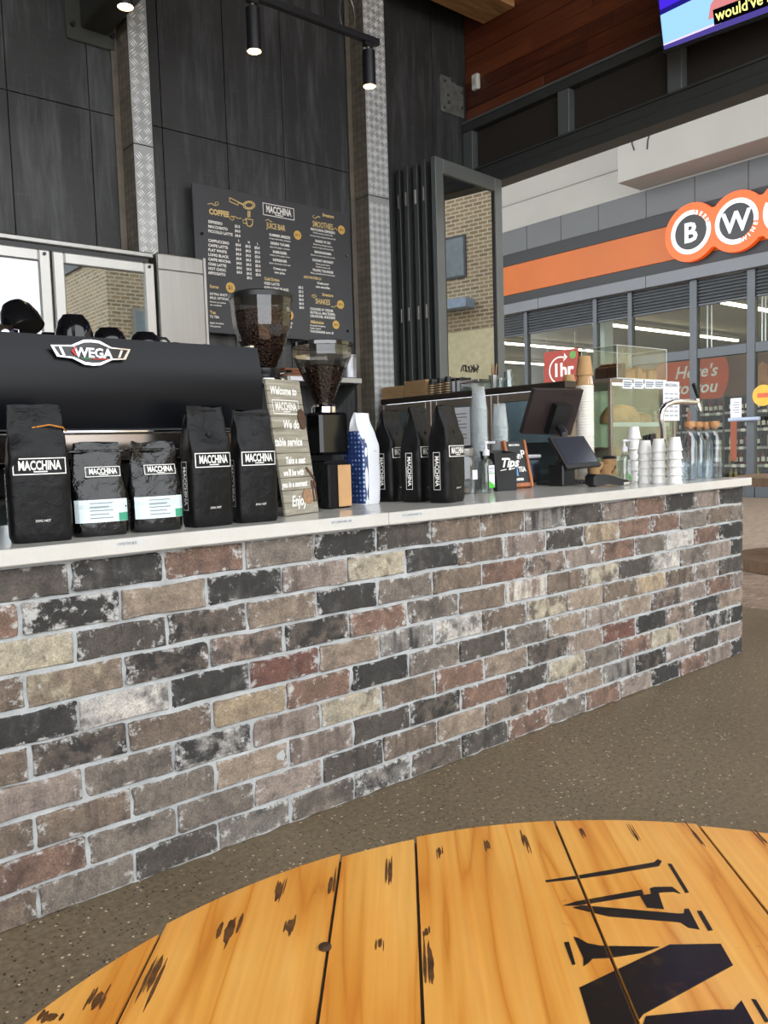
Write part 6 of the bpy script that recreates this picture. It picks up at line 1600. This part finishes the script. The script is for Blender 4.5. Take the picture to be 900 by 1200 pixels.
for pts in ([(62, 168), (180, 150), (470, 100), (485, 88), (500, 95), (490, 113), (300, 145), (180, 162), (65, 174)], [(523, 105), (537, 106), (602, 212), (590, 215)],
            [(130, 262), (180, 247), (425, 203), (432, 222), (300, 243), (180, 262)], [(455, 198), (470, 193), (540, 192), (570, 217), (545, 210), (500, 212), (460, 218)], [(418, 225), (488, 215), (508, 275), (445, 270)],
            [(165, 270), (200, 262), (560, 293), (583, 293), (585, 275), (602, 275), (642, 352), (600, 345), (570, 325), (300, 303)], [(633, 283), (650, 283), (692, 355), (675, 357)], [(132, 402), (150, 400), (175, 483), (163, 486)],
            [(168, 380), (185, 385), (220, 405), (270, 415), (490, 418), (430, 440), (300, 460), (240, 462), (222, 480), (205, 490), (205, 460)], [(190, 572), (530, 410), (722, 407), (768, 487), (430, 672), (395, 720), (235, 720)],
            [(440, 680), (700, 655), (770, 655), (800, 620), (848, 707), (852, 740), (420, 740)], [(838, 615), (855, 618), (905, 700), (890, 702)]): clip_fill('stencil_mark', S(pts), sten, .0006)
burn = P('dark_knot', (84, 54, 28), .5, 0, .6, 90)
def blot(x, y, rl, rw, seed):
    """dark split knots and nail marks drawn out along the planks"""
    cx_, cy_ = tl2(x, y); r = random.Random(seed); n = 18
    mb = MB()
    for q in range(5):
        ox_ = r.uniform(-.8, .8)*rw; oy_ = r.uniform(-.5, .5)*rl; a_ = rw*r.uniform(.08, .22); b_ = rl*r.uniform(.4, 1.0)
        if q == 0: ox_ = oy_ = 0; a_ = rw*.38; b_ = rl*.7
        mb.prism([(cx_+ox_+a_*math.cos(2*PI*i/n)*r.uniform(.75, 1.15), cy_+oy_+b_*math.sin(2*PI*i/n)*r.uniform(.85, 1.1)) for i in range(n)], TZ0-.0018, TZ0-.00085+q*.00004)
    o = mb.build('knot_mark', burn, tb); o['kind'] = 'stuff'
for k, (x, y, rl, rw) in enumerate(((269, 1090, .022, .010), (326, 1045, .024, .006), (339, 1085, .012, .008), (387, 1037, .020, .005), (182, 1140, .030, .006), (114, 1172, .014, .008), (457, 1022, .024, .005), (515, 998, .012, .005), (571, 990, .012, .005), (616, 985, .020, .004), (683, 975, .012, .004), (744, 978, .018, .003), (816, 980, .024, .004), (893, 982, .018, .004), (60, 1192, .006, .012), (445, 1105, .008, .004), (500, 1092, .007, .004), (505, 1130, .03, .006))): blot(x, y, rl, rw, k)
for x, y in ((381, 1111),): cx_, cy_ = tl2(x, y); MB().lathe([(.005, 0), (.005, .002), (.003, .003)], 10, (cx_, cy_, TZ0-.001)).build('bolt_head', P('rusty_bolt', (70, 50, 36), .6, .4), tb)
print('all ok')
